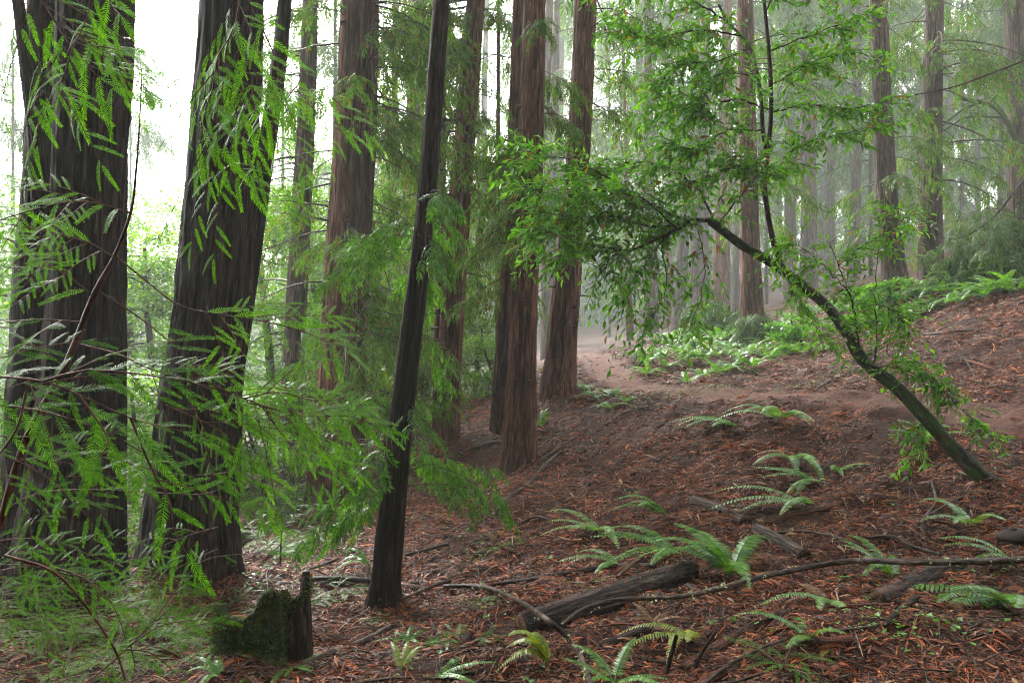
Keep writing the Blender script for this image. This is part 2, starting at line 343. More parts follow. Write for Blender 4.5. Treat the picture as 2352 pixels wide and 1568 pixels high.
# ------------------------------------------------------------------ foliage growers
def hang_branch(mb, start, az, L, el, droop, T, nb=8, bl=.55, ns=4, sc=1., wood=.012, wi=1, bare=.25, tilt=.35):
    """one conifer limb with hanging branchlets; needles go to material 0, wood to material wi"""
    m = max(5, int(L / .25)); t = np.linspace(0, 1, m)
    d = np.array([math.sin(az), math.cos(az), 0.]); side = np.array([d[1], -d[0], 0])
    bend = rng.normal(0, .12)
    p = start + L * (t[:, None] * d * .97 + (t * math.sin(el) - droop * t**2)[:, None] * UP + (bend * t**2)[:, None] * side)
    if wood: tube(mb, p, wood * (1 - .8 * t) * (L / 1.5 + .3), 4, wi, cap=False)
    tt = np.linspace(bare, 1, nb) + rng.normal(0, .02, nb); tt = np.clip(tt, 0, 1)
    pos = []; dr = []
    for k, q in enumerate(tt):
        b0 = np.array([np.interp(q, t, p[:, c]) for c in range(3)]); s = 1 if k % 2 else -1
        l = bl * rng.uniform(.5, 1.15) * (1 - .4 * q)
        bd = norm(d * rng.uniform(.2, .9) + side * s * rng.uniform(.2, 1) - UP * rng.uniform(.1, .9))
        if k == nb - 1: bd = norm(d - UP * droop * 1.4)
        u = np.linspace(.1, 1, ns)[:, None]
        bp = b0 + l * (u * bd - u**2 * UP * rng.uniform(.15, .5))
        if wood: tube(mb, np.vstack([b0, bp[ns // 2], bp[-1]]), [wood * .35, wood * .25, wood * .1], 3, wi, cap=False)
        sd = np.cross(bd, UP); al = np.where(np.arange(ns) % 2, 1, -1)[:, None]
        dd = bd * .75 + sd * al * .65 - UP * .25 + rng.normal(0, .22, (ns, 3)); dd[-1] = bd - UP * .5
        pos.append(bp); dr.append(dd)
    pos = np.vstack(pos); dr = np.vstack(dr); N = len(pos); pick = rng.integers(0, len(T), N); scl = sc * rng.uniform(.7, 1.25, N)
    for k in range(len(T)): put(mb, T[k], pos[pick == k], dr[pick == k], scl[pick == k], tilt)
def far_crown(seed, z0, z1, nbr, Lm, T, bl=1.0, nb=8, ns=3, sc=1.):
    global rng
    keep = rng; rng = np.random.default_rng(seed); mb = MB()
    for k in range(nbr):
        q = rng.uniform(0, 1); z = z0 + (z1 - z0) * q
        L = Lm * rng.uniform(.55, 1.1) * (1 - .65 * max(0, q - .5) * 2)
        hang_branch(mb, np.array([0, 0, z]), rng.uniform(0, 2 * PI), L, R(rng.uniform(-5, 25)), rng.uniform(.25, .65), T, nb, bl, ns, sc, .02)
    rng = keep
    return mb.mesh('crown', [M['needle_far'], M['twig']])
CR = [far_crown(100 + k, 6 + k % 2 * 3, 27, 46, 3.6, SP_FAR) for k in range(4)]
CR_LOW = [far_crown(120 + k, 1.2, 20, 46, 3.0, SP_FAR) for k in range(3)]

# ------------------------------------------------------------------ trunks
def redwood(label, Y, pts, bark, nseg=28, dens=9, amp=.06, ridges=14, group=None, crown=None, stubs=0, knots=0, top=26, stems=None, cat='redwood tree', name='redwood_tree', base_on_ground=True, lean_y=0.0, crown_s=1., seed=None, side=None):
    sd = seed if seed is not None else int(Y * 100 + pts[0][0])
    w = np.array([[*P(px, py, Y), ww * Y / F / 2] for px, py, ww in pts])
    w = w[np.argsort(w[:, 2])]
    base = w[0].copy(); gz = H(base[0], base[1])[0]
    # a foot below the ground and a leader above the picture
    d = (w[-1, :3] - w[0, :3]) / (w[-1, 2] - w[0, 2]); ftop = w[-1]
    foot = np.r_[base[:3] - d * .5, base[3] * 1.12]; foot[2] = min(gz, base[2]) - .35
    ztop = max(top, ftop[2] + 5) + gz * .5
    h = np.linspace(ftop[2], ztop, 6)[1:]
    up_ = [np.r_[ftop[:3] + d * (z - ftop[2]), ftop[3] * (1 - .85 * (z - ftop[2]) / (ztop - ftop[2]))] for z in h]
    ctl = np.vstack([foot, w]); L = np.linalg.norm(ctl[-1, :3] - ctl[0, :3]); ns = max(12, int(L * dens))
    c1 = catmull(ctl, ns); c2 = np.array(up_); full = np.vstack([c1, c2])
    loc = np.array([base[0], base[1], gz])
    o = thing(name, loc, label, cat, group)
    mb = MB(); tube(mb, full[:, :3], full[:, 3], nseg, 0, amp, ridges, sd); mb.build('trunk', M[bark], o, loc)
    for k, st in enumerate(stems or []):
        ws = np.array([[*P(px, py, Y + dy), ww * Y / F / 2] for px, py, ww, dy in st]); cs = catmull(ws, max(12, int(np.ptp(ws[:, 2]) * dens)))
        if st[-1][1] <= 5 or st[0][1] <= 5:
            e = cs[np.argmax(cs[:, 2])]; cs = cs[np.argsort(cs[:, 2])]; dd = (cs[-1] - cs[-8]) / (cs[-1, 2] - cs[-8, 2])
            ex = [cs[-1] + np.r_[dd[:3], 0] * q - np.r_[0, 0, 0, cs[-1, 3] * .8 * q / 9] for q in (2, 4, 6, 9)]; cs = np.vstack([cs, ex])
        mb = MB(); tube(mb, cs[:, :3], cs[:, 3], max(12, nseg // 2), 0, amp, max(6, ridges // 2), sd + 3 + k); mb.build('stem', M[bark], o, loc)
    def at(z):
        i = np.argmin(abs(full[:, 2] - z)); return full[i]
    for k in range(stubs):
        z = rng.uniform(gz + 1.5, CZ + .43 * Y); c = at(z); az = rng.uniform(-PI, PI) if side is None else side + rng.normal(0, .5)
        l = rng.uniform(.25, 1.3); dr = np.array([math.sin(az), math.cos(az) * .6, rng.uniform(-.1, .35)]); t = np.linspace(0, 1, 7)[:, None]
        p = c[:3] + dr * (c[3] * .6 + l * t) + UP * (-.25 * l * t**2); mb = MB(); tube(mb, p + rng.normal(0, .01, p.shape), .016 * (1 - .7 * t[:, 0]) + .003, 6, 0)
        mb.build('branch', M['twig'], o, loc)
    for k in range(knots):
        z = rng.uniform(gz + 1, CZ + .43 * Y); c = at(z); az = rng.uniform(PI * .55, PI * 1.45); dr = np.array([math.sin(az), math.cos(az), rng.uniform(-.1, .3)]); l = rng.uniform(.02, .09)
        mb = MB(); q = c[:3] + dr * c[3] * .9; t = np.linspace(0, 1, 5); tube(mb, q + dr * (t[:, None] * (l + c[3] * .12)), (.035 + .02 * rng.uniform()) * np.array([1.5, 1.1, .9, .75, .4]), 9, 0, .2, 5, k); mb.build('knot', M[bark], o, loc)
    if crown is not None and not isinstance(crown, dict):
        c = bpy.data.objects.new('crown', crown); COL.objects.link(c); c.parent = o; c.rotation_euler = (0, 0, rng.uniform(0, 6.28)); c.scale = (crown_s,) * 3
        sh = at(gz + 14); c.location = ((sh[0] - loc[0]) * .6, 0, 0)
    elif isinstance(crown, dict):
        mb = MB()
        for (nb, pya, pyb, az0, azs, La, Lb, kw) in crown['sets']:
            for k in range(nb):
                py = rng.uniform(pya, pyb); z = CZ - (py - 784) * Y / F; c = at(z); az = az0 + rng.uniform(-azs, azs)
                st = c[:3] + np.array([math.sin(az), math.cos(az), 0]) * c[3] * .7
                hang_branch(mb, st, az, rng.uniform(La, Lb), R(rng.uniform(-15, 20)), rng.uniform(.2, .7), SP_MID, **kw)
        mb.build('crown', [M[crown.get('mat', 'needle')], M['twig']], o, loc)
    if Y < 24 and top > 20:
        c = bpy.data.objects.new('upper_crown', CR[sd % 2 * 2 + 1]); COL.objects.link(c); c.parent = o; c.rotation_euler = (0, 0, sd * 1.3); c.scale = (1.25, 1.25, 1); sh = at(gz + 16); c.location = ((sh[0] - loc[0]) * .8, 0, 1.5 if Y < 18 else 3)  # crown above the frame, added to shade the near ground and mist
    return o

E_, W_ = PI / 2, -PI / 2     # azimuth of a limb reaching towards +X / -X
D1 = dict(nb=9, bl=.5, ns=4)
redwood('massive double-stemmed redwood with shade-dark base, dark thin stem fused to its flank', 6.7,
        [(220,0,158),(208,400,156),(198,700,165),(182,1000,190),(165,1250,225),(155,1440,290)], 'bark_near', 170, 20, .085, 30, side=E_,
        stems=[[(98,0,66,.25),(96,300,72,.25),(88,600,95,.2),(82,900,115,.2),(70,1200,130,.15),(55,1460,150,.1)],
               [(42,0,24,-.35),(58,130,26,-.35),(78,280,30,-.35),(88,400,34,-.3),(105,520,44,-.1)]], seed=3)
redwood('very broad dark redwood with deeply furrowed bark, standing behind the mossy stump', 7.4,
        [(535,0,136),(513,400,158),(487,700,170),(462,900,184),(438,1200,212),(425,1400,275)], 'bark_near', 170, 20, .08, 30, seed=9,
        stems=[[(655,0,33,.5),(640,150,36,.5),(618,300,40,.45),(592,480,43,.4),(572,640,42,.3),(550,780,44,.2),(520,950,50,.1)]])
redwood('straight slender redwood with bare side twigs, between two thicker trunks', 15.5,
        [(713,0,35),(702,300,42),(686,600,46),(670,900,50),(668,1050,54),(675,1160,62)], 'bark_grey', 40, 8, .06, 16, stubs=16, side=W_,
        crown=dict(sets=[(14,0,900,W_,1.2,1.2,2.6,dict(nb=9,bl=.7,ns=4,bare=.3)),(6,700,1050,E_,1.5,.8,1.6,D1)]))
redwood('thick reddish redwood with knots and a long dead limb, flared at the foot', 13.2,
        [(822,0,78),(812,300,86),(797,600,98),(782,900,108),(772,1080,122),(766,1190,145)], 'bark_red', 90, 12, .075, 24, stubs=8, knots=12, side=W_,
        stems=[[(850,0,42,.35),(842,300,46,.4),(822,700,50,.4),(808,1100,56,.3),(806,1190,66,.25)]],
        crown=dict(sets=[(60,-60,940,E_,1.5,.7,2.2,D1),(10,-50,1000,W_,1.1,.6,1.6,D1),(2,900,1100,E_+.8,1.2,.5,.8,D1)]))
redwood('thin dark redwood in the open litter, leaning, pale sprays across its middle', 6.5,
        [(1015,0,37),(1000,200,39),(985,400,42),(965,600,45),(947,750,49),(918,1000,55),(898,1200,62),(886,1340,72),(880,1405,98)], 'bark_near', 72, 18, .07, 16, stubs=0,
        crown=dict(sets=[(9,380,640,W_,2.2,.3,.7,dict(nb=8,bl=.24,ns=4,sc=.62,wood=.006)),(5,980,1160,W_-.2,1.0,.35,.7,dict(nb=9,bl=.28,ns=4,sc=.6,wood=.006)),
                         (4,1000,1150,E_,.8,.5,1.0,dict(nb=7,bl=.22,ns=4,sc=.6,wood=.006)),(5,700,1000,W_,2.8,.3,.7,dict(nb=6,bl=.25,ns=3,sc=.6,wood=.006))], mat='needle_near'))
redwood('redwood half hidden by green sprays behind the thin dark leaning trunk', 22,
        [(962,0,34),(952,300,40),(952,600,46),(960,900,52),(972,968,62)], 'bark_red', 30, 6, .05, 14,
        crown=dict(sets=[(44,-60,900,E_,3.1,1.2,3.0,dict(nb=9,bl=.8,ns=4,sc=1.35))]))
redwood('redwood draped with drooping green foliage, its dark twin stem close beside it', 15.5,
        [(1093,0,42),(1070,300,48),(1052,500,54),(1040,700,56),(1030,900,54),(1025,1055,62)], 'bark_red', 44, 8, .055, 16, stubs=5,
        stems=[[(1018,0,14,.6),(1017,250,16,.5),(1014,500,20,.4),(1008,800,24,.3),(1006,1060,30,.1)]],
        crown=dict(sets=[(72,-60,820,W_+.2,1.5,.8,2.4,D1),(14,0,700,E_,1.2,.7,1.8,D1),(7,780,980,W_,2.4,.5,1.1,D1)]))
redwood('pole-thin dark young redwood standing against the pale gap', 20,
        [(1145,0,8),(1144,300,10),(1143,600,11),(1144,800,13),(1142,930,15)], 'bark_grey', 12, 5, .03, 8, stubs=4, top=16,
        crown=dict(sets=[(22,-50,700,0,3.1,.7,1.8,dict(nb=7,bl=.5,ns=3,sc=1.2))]))
redwood('tall red-brown double redwood with a smooth straight front stem, at the crest', 12.5,
        [(1229,0,50),(1222,250,57),(1213,500,62),(1203,750,62),(1196,950,74),(1192,1088,92)], 'bark_red', 80, 13, .075, 20, stubs=4, knots=14,
        stems=[[(1194,0,32,1.2),(1184,250,34,1.2),(1172,500,36,1.3),(1160,750,40,1.6),(1150,900,46,2.0),(1147,985,56,2.4)]],
        crown=dict(sets=[(12,300,640,W_,1.4,.5,1.2,D1),(4,0,300,E_,1.5,.4,.8,D1)]))
redwood('curving red-brown redwood where the trail bends away, widening black foot', 16,
        [(1345,0,49),(1332,300,53),(1318,480,55),(1305,620,62),(1291,780,70),(1283,870,80),(1281,930,100)], 'bark_red', 64, 10, .07, 18, stubs=6, knots=8,
        crown=dict(sets=[(8,0,350,E_,1.3,.8,1.7,dict(nb=8,bl=.6,ns=4))]))
redwood('redwood rising out of the ferns on the bank, beside the pale small shrub', 22,
        [(1712,60,36),(1716,300,40),(1720,480,42),(1724,620,47),(1727,710,53),(1730,788,68)], 'bark_red', 40, 7, .06, 16, stubs=3,
        crown=dict(sets=[(16,-60,520,0,3.1,1.,2.4,dict(nb=8,bl=.7,ns=4,sc=1.3))]))
redwood('brown redwood on the upper slope, slightly bowed, its foot in broadleaf brush', 20,
        [(2017,0,38),(2028,300,44),(2040,480,47),(2052,600,52),(2062,690,70)], 'bark_grey', 44, 8, .06, 16, stubs=4,
        crown=dict(sets=[(12,0,560,0,3.1,.8,1.8,dict(nb=8,bl=.6,ns=4,sc=1.2))]))
redwood('upright grey-brown redwood at the top of the bank with pale ribbed bark', 22,
        [(2146,0,38),(2141,250,43),(2137,450,48),(2137,560,54),(2140,645,62)], 'bark_grey', 44, 8, .06, 16, stubs=4,
        crown=dict(sets=[(22,-40,420,E_,2.0,1.4,3.2,dict(nb=9,bl=.9,ns=4,sc=1.4)),(8,200,500,W_,1.2,1,2,dict(nb=8,bl=.7,ns=4,sc=1.3))]))
# trees in the mist
mist = [
 ('ghost-pale straight redwood trunk in the brightest mist',46,[(1284,0,27),(1277,350,32),(1272,760,38)],0),
 ('narrow reddish misty trunk directly behind the double redwood stem',30,[(1262,0,17),(1252,350,20),(1254,650,26),(1256,860,32)],None),
 ('misty trunk crossed by the bay foliage, long and very straight',40,[(1471,40,26),(1476,350,29),(1482,650,32),(1485,800,36)],1),
 ('dark misty trunk close beside a thinner one, below the hanging bay leaves',30,[(1490,300,26),(1493,560,30),(1497,800,38)],2),
 ('skinny misty trunk at the trail bend with sagging bare limbs',27,[(1440,450,9),(1443,640,13),(1449,810,20)],None),
 ('leaning grey misty trunk between the skinny and the broad ones',34,[(1580,400,22),(1568,580,26),(1556,770,33)],0),
 ('broad brown misty trunk behind the fern bank',33,[(1612,400,36),(1606,600,41),(1603,750,48)],1),
 ('red-brown misty trunk behind the pale shrub',30,[(1662,400,32),(1657,560,36),(1655,700,42)],None),
 ('pale pinkish misty trunk seen through hanging leaves',44,[(1536,420,17),(1535,600,19),(1533,770,24)],2),
 ('slim grey misty trunk, isolated and bluish, mid slope',40,[(1814,250,21),(1815,400,23),(1814,580,27)],3),
 ('sturdy brown misty trunk, full height, mid slope',33,[(1852,40,28),(1856,300,32),(1858,480,34),(1857,630,40)],0),
 ('faint trunk wrapped in grey foliage, next to the sturdy brown one',45,[(1910,80,17),(1909,300,19),(1906,540,23)],1),
 ('faint trunk with sparse side twigs before the bowed redwood',36,[(1969,40,19),(1968,300,21),(1962,600,26)],2),
 ('large misty redwood at the picture edge, reddish and foggy',27,[(2330,0,42),(2336,250,45),(2345,550,54)],3),
 ('hazy twig-thin trunk in the pale hollow of the upper slope',48,[(2246,260,10),(2245,450,12),(2247,600,14)],None),
 ('almost dissolved trunk in mist beyond the mossy bough',50,[(2298,200,20),(2302,400,22),(2306,560,26)],1),
 ('thin misty trunk seen low between draped and double redwoods',34,[(1098,350,9),(1097,600,12),(1096,860,15)],2),
 ('faint pale trunk high behind the pole-thin redwood',46,[(1118,0,12),(1112,250,14),(1106,700,18)],None),
 ('dim grey trunk low behind the curving redwood',32,[(1268,450,26),(1262,650,30),(1258,850,34)],0),
 ('faint narrow trunk beside the fern-bank redwood',42,[(1694,300,13),(1691,500,15),(1690,700,18)],3),
 ('misty trunk behind the thin dark leaning stem base, deep in green',28,[(905,500,17),(903,800,21),(900,1010,26)],None),
 ('dark trunk hidden in foliage between red thick tree and thin one',26,[(1000,500,30),(985,750,36),(980,960,44)],None),
]
for lab, Y, pts, cr in mist:
    Y = 27 if pts[0][0] > 2320 else 36 + (Y - 26) * 1.9
    redwood(lab, Y, pts, 'bark_grey' if (int(pts[0][0]) % 3) else 'bark_red', 18, 1.6, .05, 10, group='redwoods fading into the mist', stubs=0,
            crown=None if cr is None else CR[cr], crown_s=Y / 32, top=max(30, Y * .62))
# low-crowned conifers of the mist: the foliage that fills the spaces between trunks
low = [(1400,42,1,'drooping pale conifer behind the trail bend'),
       (1345,55,2,'very pale conifer standing directly over the trail bend'),(1560,50,0,'misty conifer low behind the fern bank'),(1760,38,1,'grey-green conifer behind the fern-bank redwood'),
       (1900,48,2,'tall veiled conifer above the sapling'),(2000,33,0,'bushy conifer behind the bowed redwood'),(2210,36,1,'full conifer overhanging the pale hollow'),
       (2300,30,2,'hanging conifer at the picture edge above ferns'),(2420,24,0,'dense conifer drooping over the fern crest'),(1500,30,2,'small green conifer where the trail disappears'),
       (1660,44,1,'pale conifer with drooping arms behind broad trunk')]
low += [(300,50,1,'faint conifer edging the white sky gap behind the double-stemmed giant'),(30,34,1,'pale conifer in the sky gap at the picture edge behind the double-stemmed giant'),(770,30,0,'conifer hanging pale foliage behind the slender straight redwood'),(905,31,1,'conifer behind the thick reddish redwood'),(650,44,2,'faint conifer in the bright gap behind the dark leaning stem'),(1015,36,0,'conifer behind the half hidden redwood')]
for k, (px, Y, c, lab) in enumerate(low):
    if px > 1100: Y = 40 + (Y - 24) * 1.9
    p = np.array([(px - 1176) * Y / F, Y, 0]); p = drop(p)
    o = thing('conifer_tree', p, lab, 'conifer tree', 'conifers filling the mist')
    mb = MB(); t = np.linspace(0, 1, 10); tube(mb, np.c_[p[0] + 0 * t, p[1] + 0 * t, p[2] - .4 + t * 21.5 * max(1, Y / 36)], .17 * (1 - .9 * t) + .01, 10, 0, .05, 8, k); mb.build('trunk', M['bark_grey'], o, p)
    cc = bpy.data.objects.new('crown', CR_LOW[c]); COL.objects.link(cc); cc.parent = o; cc.rotation_euler = (0, 0, k * 1.7); s = .9 + .25 * ((k * 7) % 5) / 5; s *= max(1, Y / 36); cc.scale = (s, s, s)

# far woodland that reads as one mass
mb = MB()
for k in range(150):
    az = R(rng.uniform(-40, 42)); D = rng.uniform(95, 150); x = math.sin(az) * D; y = math.cos(az) * D
    z = H(x, y, False)[0]; px = 1176 + x / y * F; hgt = rng.uniform(36, 55)
    if px < 620: hgt = rng.uniform(14, 20) if 250 < px < 480 else rng.uniform(20, 26)
    elif px < 1000: hgt = rng.uniform(24, 34)
    elif px < 1750: hgt = rng.uniform(16, 28)
    tube(mb, np.array([[x, y, z - 1], [x + rng.normal(0, .4), y, z + hgt]]), [.6, .1], 6, 1, cap=False)
    for q in range(22):
        hh = rng.uniform(.08, .97); hang_branch(mb, np.array([x, y, z + hgt * hh]), rng.uniform(0, 2 * PI), rng.uniform(4, 7) * (1.15 - .7 * hh), R(10), .5, SP_VFAR, 6, 2.6, 4, 1.5, 0, tilt=.5)
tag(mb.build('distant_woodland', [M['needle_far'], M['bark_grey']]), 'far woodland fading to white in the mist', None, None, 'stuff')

mb = MB()  # unseen trees behind and beside the viewpoint, added to shade the near trunks
for k in range(60):
    az = R(rng.uniform(80, 280)); D = rng.uniform(9, 26) if k < 44 else rng.uniform(8, 14); x = math.sin(az) * D; y = math.cos(az) * D
    if k >= 44: x = rng.uniform(10, 20); y = rng.uniform(-6, 2)
    z = H(x, y, False)[0]; hgt = rng.uniform(22, 30); tube(mb, np.array([[x, y, z - .5], [x, y, z + hgt]]), [.4, .08], 8, 1, cap=False)
    for q in range(26):
        hh = rng.uniform(.06, .98); hang_branch(mb, np.array([x, y, z + hgt * hh]), rng.uniform(0, 2 * PI), rng.uniform(2.5, 4.5) * (1.15 - .6 * hh), R(10), .4, SP_VFAR, 8, 1.6, 4, 1., 0, tilt=.5)
tag(mb.build('added_shade_woodland', [M['needle_far'], M['bark_grey']]), 'unseen redwood canopy added around the viewpoint for shade', None, None, 'stuff')

# ------------------------------------------------------------------ broadleaf understory in the valley
LEAFB = diamond(.11, .07)
def broadleaf(label, px, Y, height, rad, nleaf, mat='broad_leaf', zb=None, ls=1., name='broadleaf_tree', cat='broadleaf tree', group='leafy trees down in the valley', lean=0):
    p = np.array([(px - 1176) * Y / F, Y, 0]); p = drop(p); o = thing(name, p, label, cat, group)
    mb = MB(); t = np.linspace(0, 1, 10); tr = np.c_[p[0] + lean * t + .15 * np.sin(t * 5), p[1] + .1 * np.cos(t * 4), p[2] - .3 + t * height * .85]
    tube(mb, tr, .018 * height * (1 - .8 * t) + .01, 8, 0, .03, 6, 1)
    mb2 = MB(); nbr = int(14 + height * 2.5); pos = []; dr = []
    for k in range(nbr):
        q = rng.uniform(.15, 1); b0 = np.array([np.interp(q, t, tr[:, c]) for c in range(3)]); az = rng.uniform(0, 2 * PI)
        L = rad * rng.uniform(.5, 1.05) * (1.05 - .5 * q); d = np.array([math.sin(az), math.cos(az), rng.uniform(-.1, .5)]); u = np.linspace(0, 1, 6)[:, None]
        bp = b0 + L * (u * d - u**2 * UP * .25) + rng.normal(0, .04, (6, 3)); tube(mb, bp, (.012 * height**.5) * (1 - .8 * u[:, 0]), 4, 0, cap=False)
        m = nleaf // nbr; w = rng.beta(2.2, 1.3, m); c = b0 + L * (w[:, None] * d - w[:, None]**2 * UP * .25)
        # flat layers of leaves around each limb
        off = rng.normal(0, 1, (m, 3)) * np.array([.34, .34, .1]) * rad * .42
        pos.append(c + off); dr.append(rng.normal(0, 1, (m, 3)) * np.array([1, 1, .35]) - UP * .3)
    pos = np.vstack(pos); dr = np.vstack(dr); put(mb2, LEAFB, pos, dr, ls * rng.uniform(.6, 1.3, len(pos)), .35)
    mb.build('trunk', M['twig'], o, p); mb2.build('crown', M[mat], o, p)
    return o
broadleaf('bright leafy tree filling the gap between the two dark giant redwoods, lower tier', 350, 19, 8.2, 3.4, 22000)
broadleaf('taller yellow-green tree behind the gap between the dark giants', 300, 27, 12, 4.6, 22000, ls=1.3)
broadleaf('leafy tree at the picture edge beyond the double-stemmed giant', -60, 17, 9, 3.4, 9000)
broadleaf('tall pale leafy tree rising beyond the double-stemmed giant', -120, 25, 15, 5, 12000, ls=1.3)
broadleaf('bright leafy tree just behind the broad dark redwood', 610, 21, 9, 3.4, 22000)
broadleaf('yellow-green tree behind the slender straight redwood', 720, 28, 12, 4.4, 22000, ls=1.3)
broadleaf('low leafy tree behind the thick reddish redwood', 880, 24, 7.5, 3, 15000, ls=1.1)
broadleaf('rounded leafy shrub at the dip past the draped redwood', 1085, 24, 4.2, 1.9, 13000, ls=.8, name='leafy_shrub', cat='shrub')
broadleaf('pale leafy shrub beside the foot of the double redwood', 1120, 20, 2.4, 1.3, 5000, ls=.7, name='leafy_shrub', cat='shrub')
broadleaf('hazy leafy tree far down the valley', 480, 38, 15, 5.5, 11000, ls=1.8)
broadleaf('low bushy tree at the foot of the gap between the dark giants', 330, 13, 3.6, 1.9, 11000, ls=.8, name='leafy_shrub', cat='shrub')
broadleaf('sunlit low brush beyond the mossy stump', 590, 13.5, 3.0, 1.6, 10000, ls=.75, name='leafy_shrub', cat='shrub')
broadleaf('deep green brush under the thick reddish redwood', 870, 17, 3.0, 1.5, 5000, ls=.8, name='leafy_shrub', cat='shrub')
broadleaf('tall thin-leaved tree far behind the two dark giants, misty', 120, 34, 17, 6, 9000, ls=1.8)

# ------------------------------------------------------------------ bay tree leaning over the trail
LN = lance(.092, .032)
def twig_leaves(mb, b0, d, L, nl, sc=1., wi=1, droop=.5, r=.003):
    u = np.linspace(0, 1, 5)[:, None]; p = b0 + L * (u * d - droop * u**2 * UP) + rng.normal(0, .006, (5, 3)); tube(mb, p, r * (1 - .6 * u[:, 0]), 3, wi, cap=False)
    q = np.clip(np.linspace(.15, 1, nl) + rng.normal(0, .03, nl), 0, 1); pos = np.stack([np.interp(q, u[:, 0], p[:, c]) for c in range(3)], 1)
    td = norm(d - 2 * droop * q[:, None] * UP); sd = norm(np.cross(td, UP) + 1e-3); ph = np.arange(nl) * 2.4
    sv = sd * np.cos(ph)[:, None] + np.cross(td, sd) * np.sin(ph)[:, None] * .6
    dd = td * .6 + sv * .8 - UP * .15 + rng.normal(0, .2, (nl, 3)); put(mb, LN, pos, dd, sc * rng.uniform(.65, 1.2, nl), .45)
def leafy_path(mb, path, r0, r1, ntw, tl=.38, nl=9, sc=1.18, start=.1, wi=1, droop=.25):
    p = catmull(path, max(8, len(path) * 5)); t = np.linspace(0, 1, len(p)); p = p + rng.normal(0, .008, p.shape)
    tube(mb, p, r0 + (r1 - r0) * t, 6, wi, cap=False); T = norm(np.gradient(p, axis=0))
    for k in range(int(ntw * 2.0)):
        q = rng.uniform(start, 1) if k else 1; i = int(q * (len(p) - 1)); d = norm(T[i] * rng.uniform(.1, .9) + rng.normal(0, .7, 3) * np.array([1, .8, .55])); twig_leaves(mb, p[i], d, tl * rng.uniform(.5, 1.3), nl, sc, wi, droop)
def PP(lst, Y0=9., Y1=None):
    Y1 = Y0 if Y1 is None else Y1; n = len(lst); return [P(x, y, Y0 + (Y1 - Y0) * k / max(1, n - 1)) for k, (x, y) in enumerate(lst)]
bp = [(2310,1165,7.4,50),(2290,1130,7.5,46),(2180,1020,7.8,37),(2070,900,8.1,34),(1985,830,8.4,32),(1945,765,8.6,30),(1895,700,8.8,28),(1800,622,9.1,25),(1700,560,9.3,24),(1632,508,9.5,22)]
bay = thing('bay_tree', G(2290, 1135), 'mossy bay tree leaning low over the trail with glossy narrow leaves', 'bay tree')
bl = np.array(bay.location)
pts4 = np.array([[*P(x, y, Y), w * .86 * Y / F / 2] for x, y, Y, w in bp]); c = catmull(pts4, 70)
mb = MB(); tube(mb, c[:, :3], c[:, 3], 28, 0, .11, 7, 5, vs=4); mb.build('trunk', M['bark_bay'], bay, bl)
i_ = rng.integers(0, 62, 5200); a_ = rng.normal(0, .9, 5200); sd_ = norm(np.cross(norm(c[-1, :3] - c[0, :3]), UP)); kp = vn(i_ * .3, a_ * 1.7 + 9, 77) > .52; i_ = i_[kp]; a_ = a_[kp]
mv = c[i_, :3] + (np.sin(a_)[:, None] * sd_ + np.cos(a_)[:, None] * UP) * c[i_, 3:] * 1.02 + rng.normal(0, .008, (len(i_), 3)); mb = MB(); put(mb, diamond(.02, .008), mv, rng.normal(0, 1, mv.shape), rng.uniform(.6, 1.4, len(mv)), .8); mb.build('moss', leaf_mat('trunk_moss', [(0, (.03, .05, .006)), (.6, (.07, .12, .01)), (1, (.14, .2, .02))], .15, .9), bay, bl, smooth=False)
mb = MB(); tube(mb, catmull(PP([(1800,618),(1778,560),(1762,480),(1756,420),(1763,350),(1771,250),(1766,120),(1755,0),(1748,-120)], 9.1, 9.6), 50), np.linspace(.036, .02, 50), 10, 0, .05, 6, 8); mb.build('stem', M['twig'], bay, bl)
mb = MB(); tube(mb, catmull(PP([(1762,360),(1752,300),(1748,230),(1738,160),(1722,110),(1700,80),(1672,52),(1650,10)], 9.25, 9.0), 40), np.linspace(.028, .014, 40), 10, 0, .05, 6, 9); mb.build('stem', M['bark_lichen'], bay, bl)
mb = MB()
LP = leafy_path
LP(mb, PP([(1640,508),(1595,506),(1530,540),(1440,575),(1340,562),(1255,600)], 9.5, 8.8), .03, .006, 34)
LP(mb, PP([(1600,515),(1500,520),(1420,500),(1310,497),(1225,480)], 9.5, 8.6), .02, .004, 46)
LP(mb, PP([(1590,512),(1500,470),(1400,410),(1310,370),(1180,345)], 9.5, 8.9), .015, .004, 44)
LP(mb, PP([(1420,500),(1340,460),(1270,440),(1190,430)], 9.0, 8.6), .008, .003, 24)
LP(mb, PP([(1340,562),(1290,540),(1230,530)], 8.9, 8.5), .006, .003, 20)
LP(mb, PP([(1640,505),(1600,430),(1520,380),(1420,375),(1330,400)], 9.5, 9.4), .014, .004, 36)
LP(mb, PP([(1650,515),(1700,450),(1740,395),(1690,350)], 9.4, 9.0), .012, .004, 20)
LP(mb, PP([(1560,530),(1480,460),(1380,440),(1290,430)], 9.2, 8.4), .012, .004, 30)
LP(mb, PP([(1530,540),(1470,620),(1440,700)], 9.2, 9.0), .009, .003, 16, droop=.9)
LP(mb, PP([(1430,570),(1400,600),(1380,640)], 9.0, 8.8), .008, .003, 12, droop=.9)
LP(mb, PP([(1600,520),(1620,600),(1610,680),(1590,740)], 9.3, 9.0), .006, .003, 12, droop=.9)
LP(mb, PP([(1520,560),(1530,650),(1500,730)], 9.3, 9.0), .006, .003, 12, droop=.9)
mb.build('foliage', [M['bay_leaf'], M['twig']], bay, bl)
mb = MB()
LP(mb, PP([(1765,250),(1700,230),(1610,240),(1540,250),(1500,290)], 9.4, 8.8), .012, .004, 26)
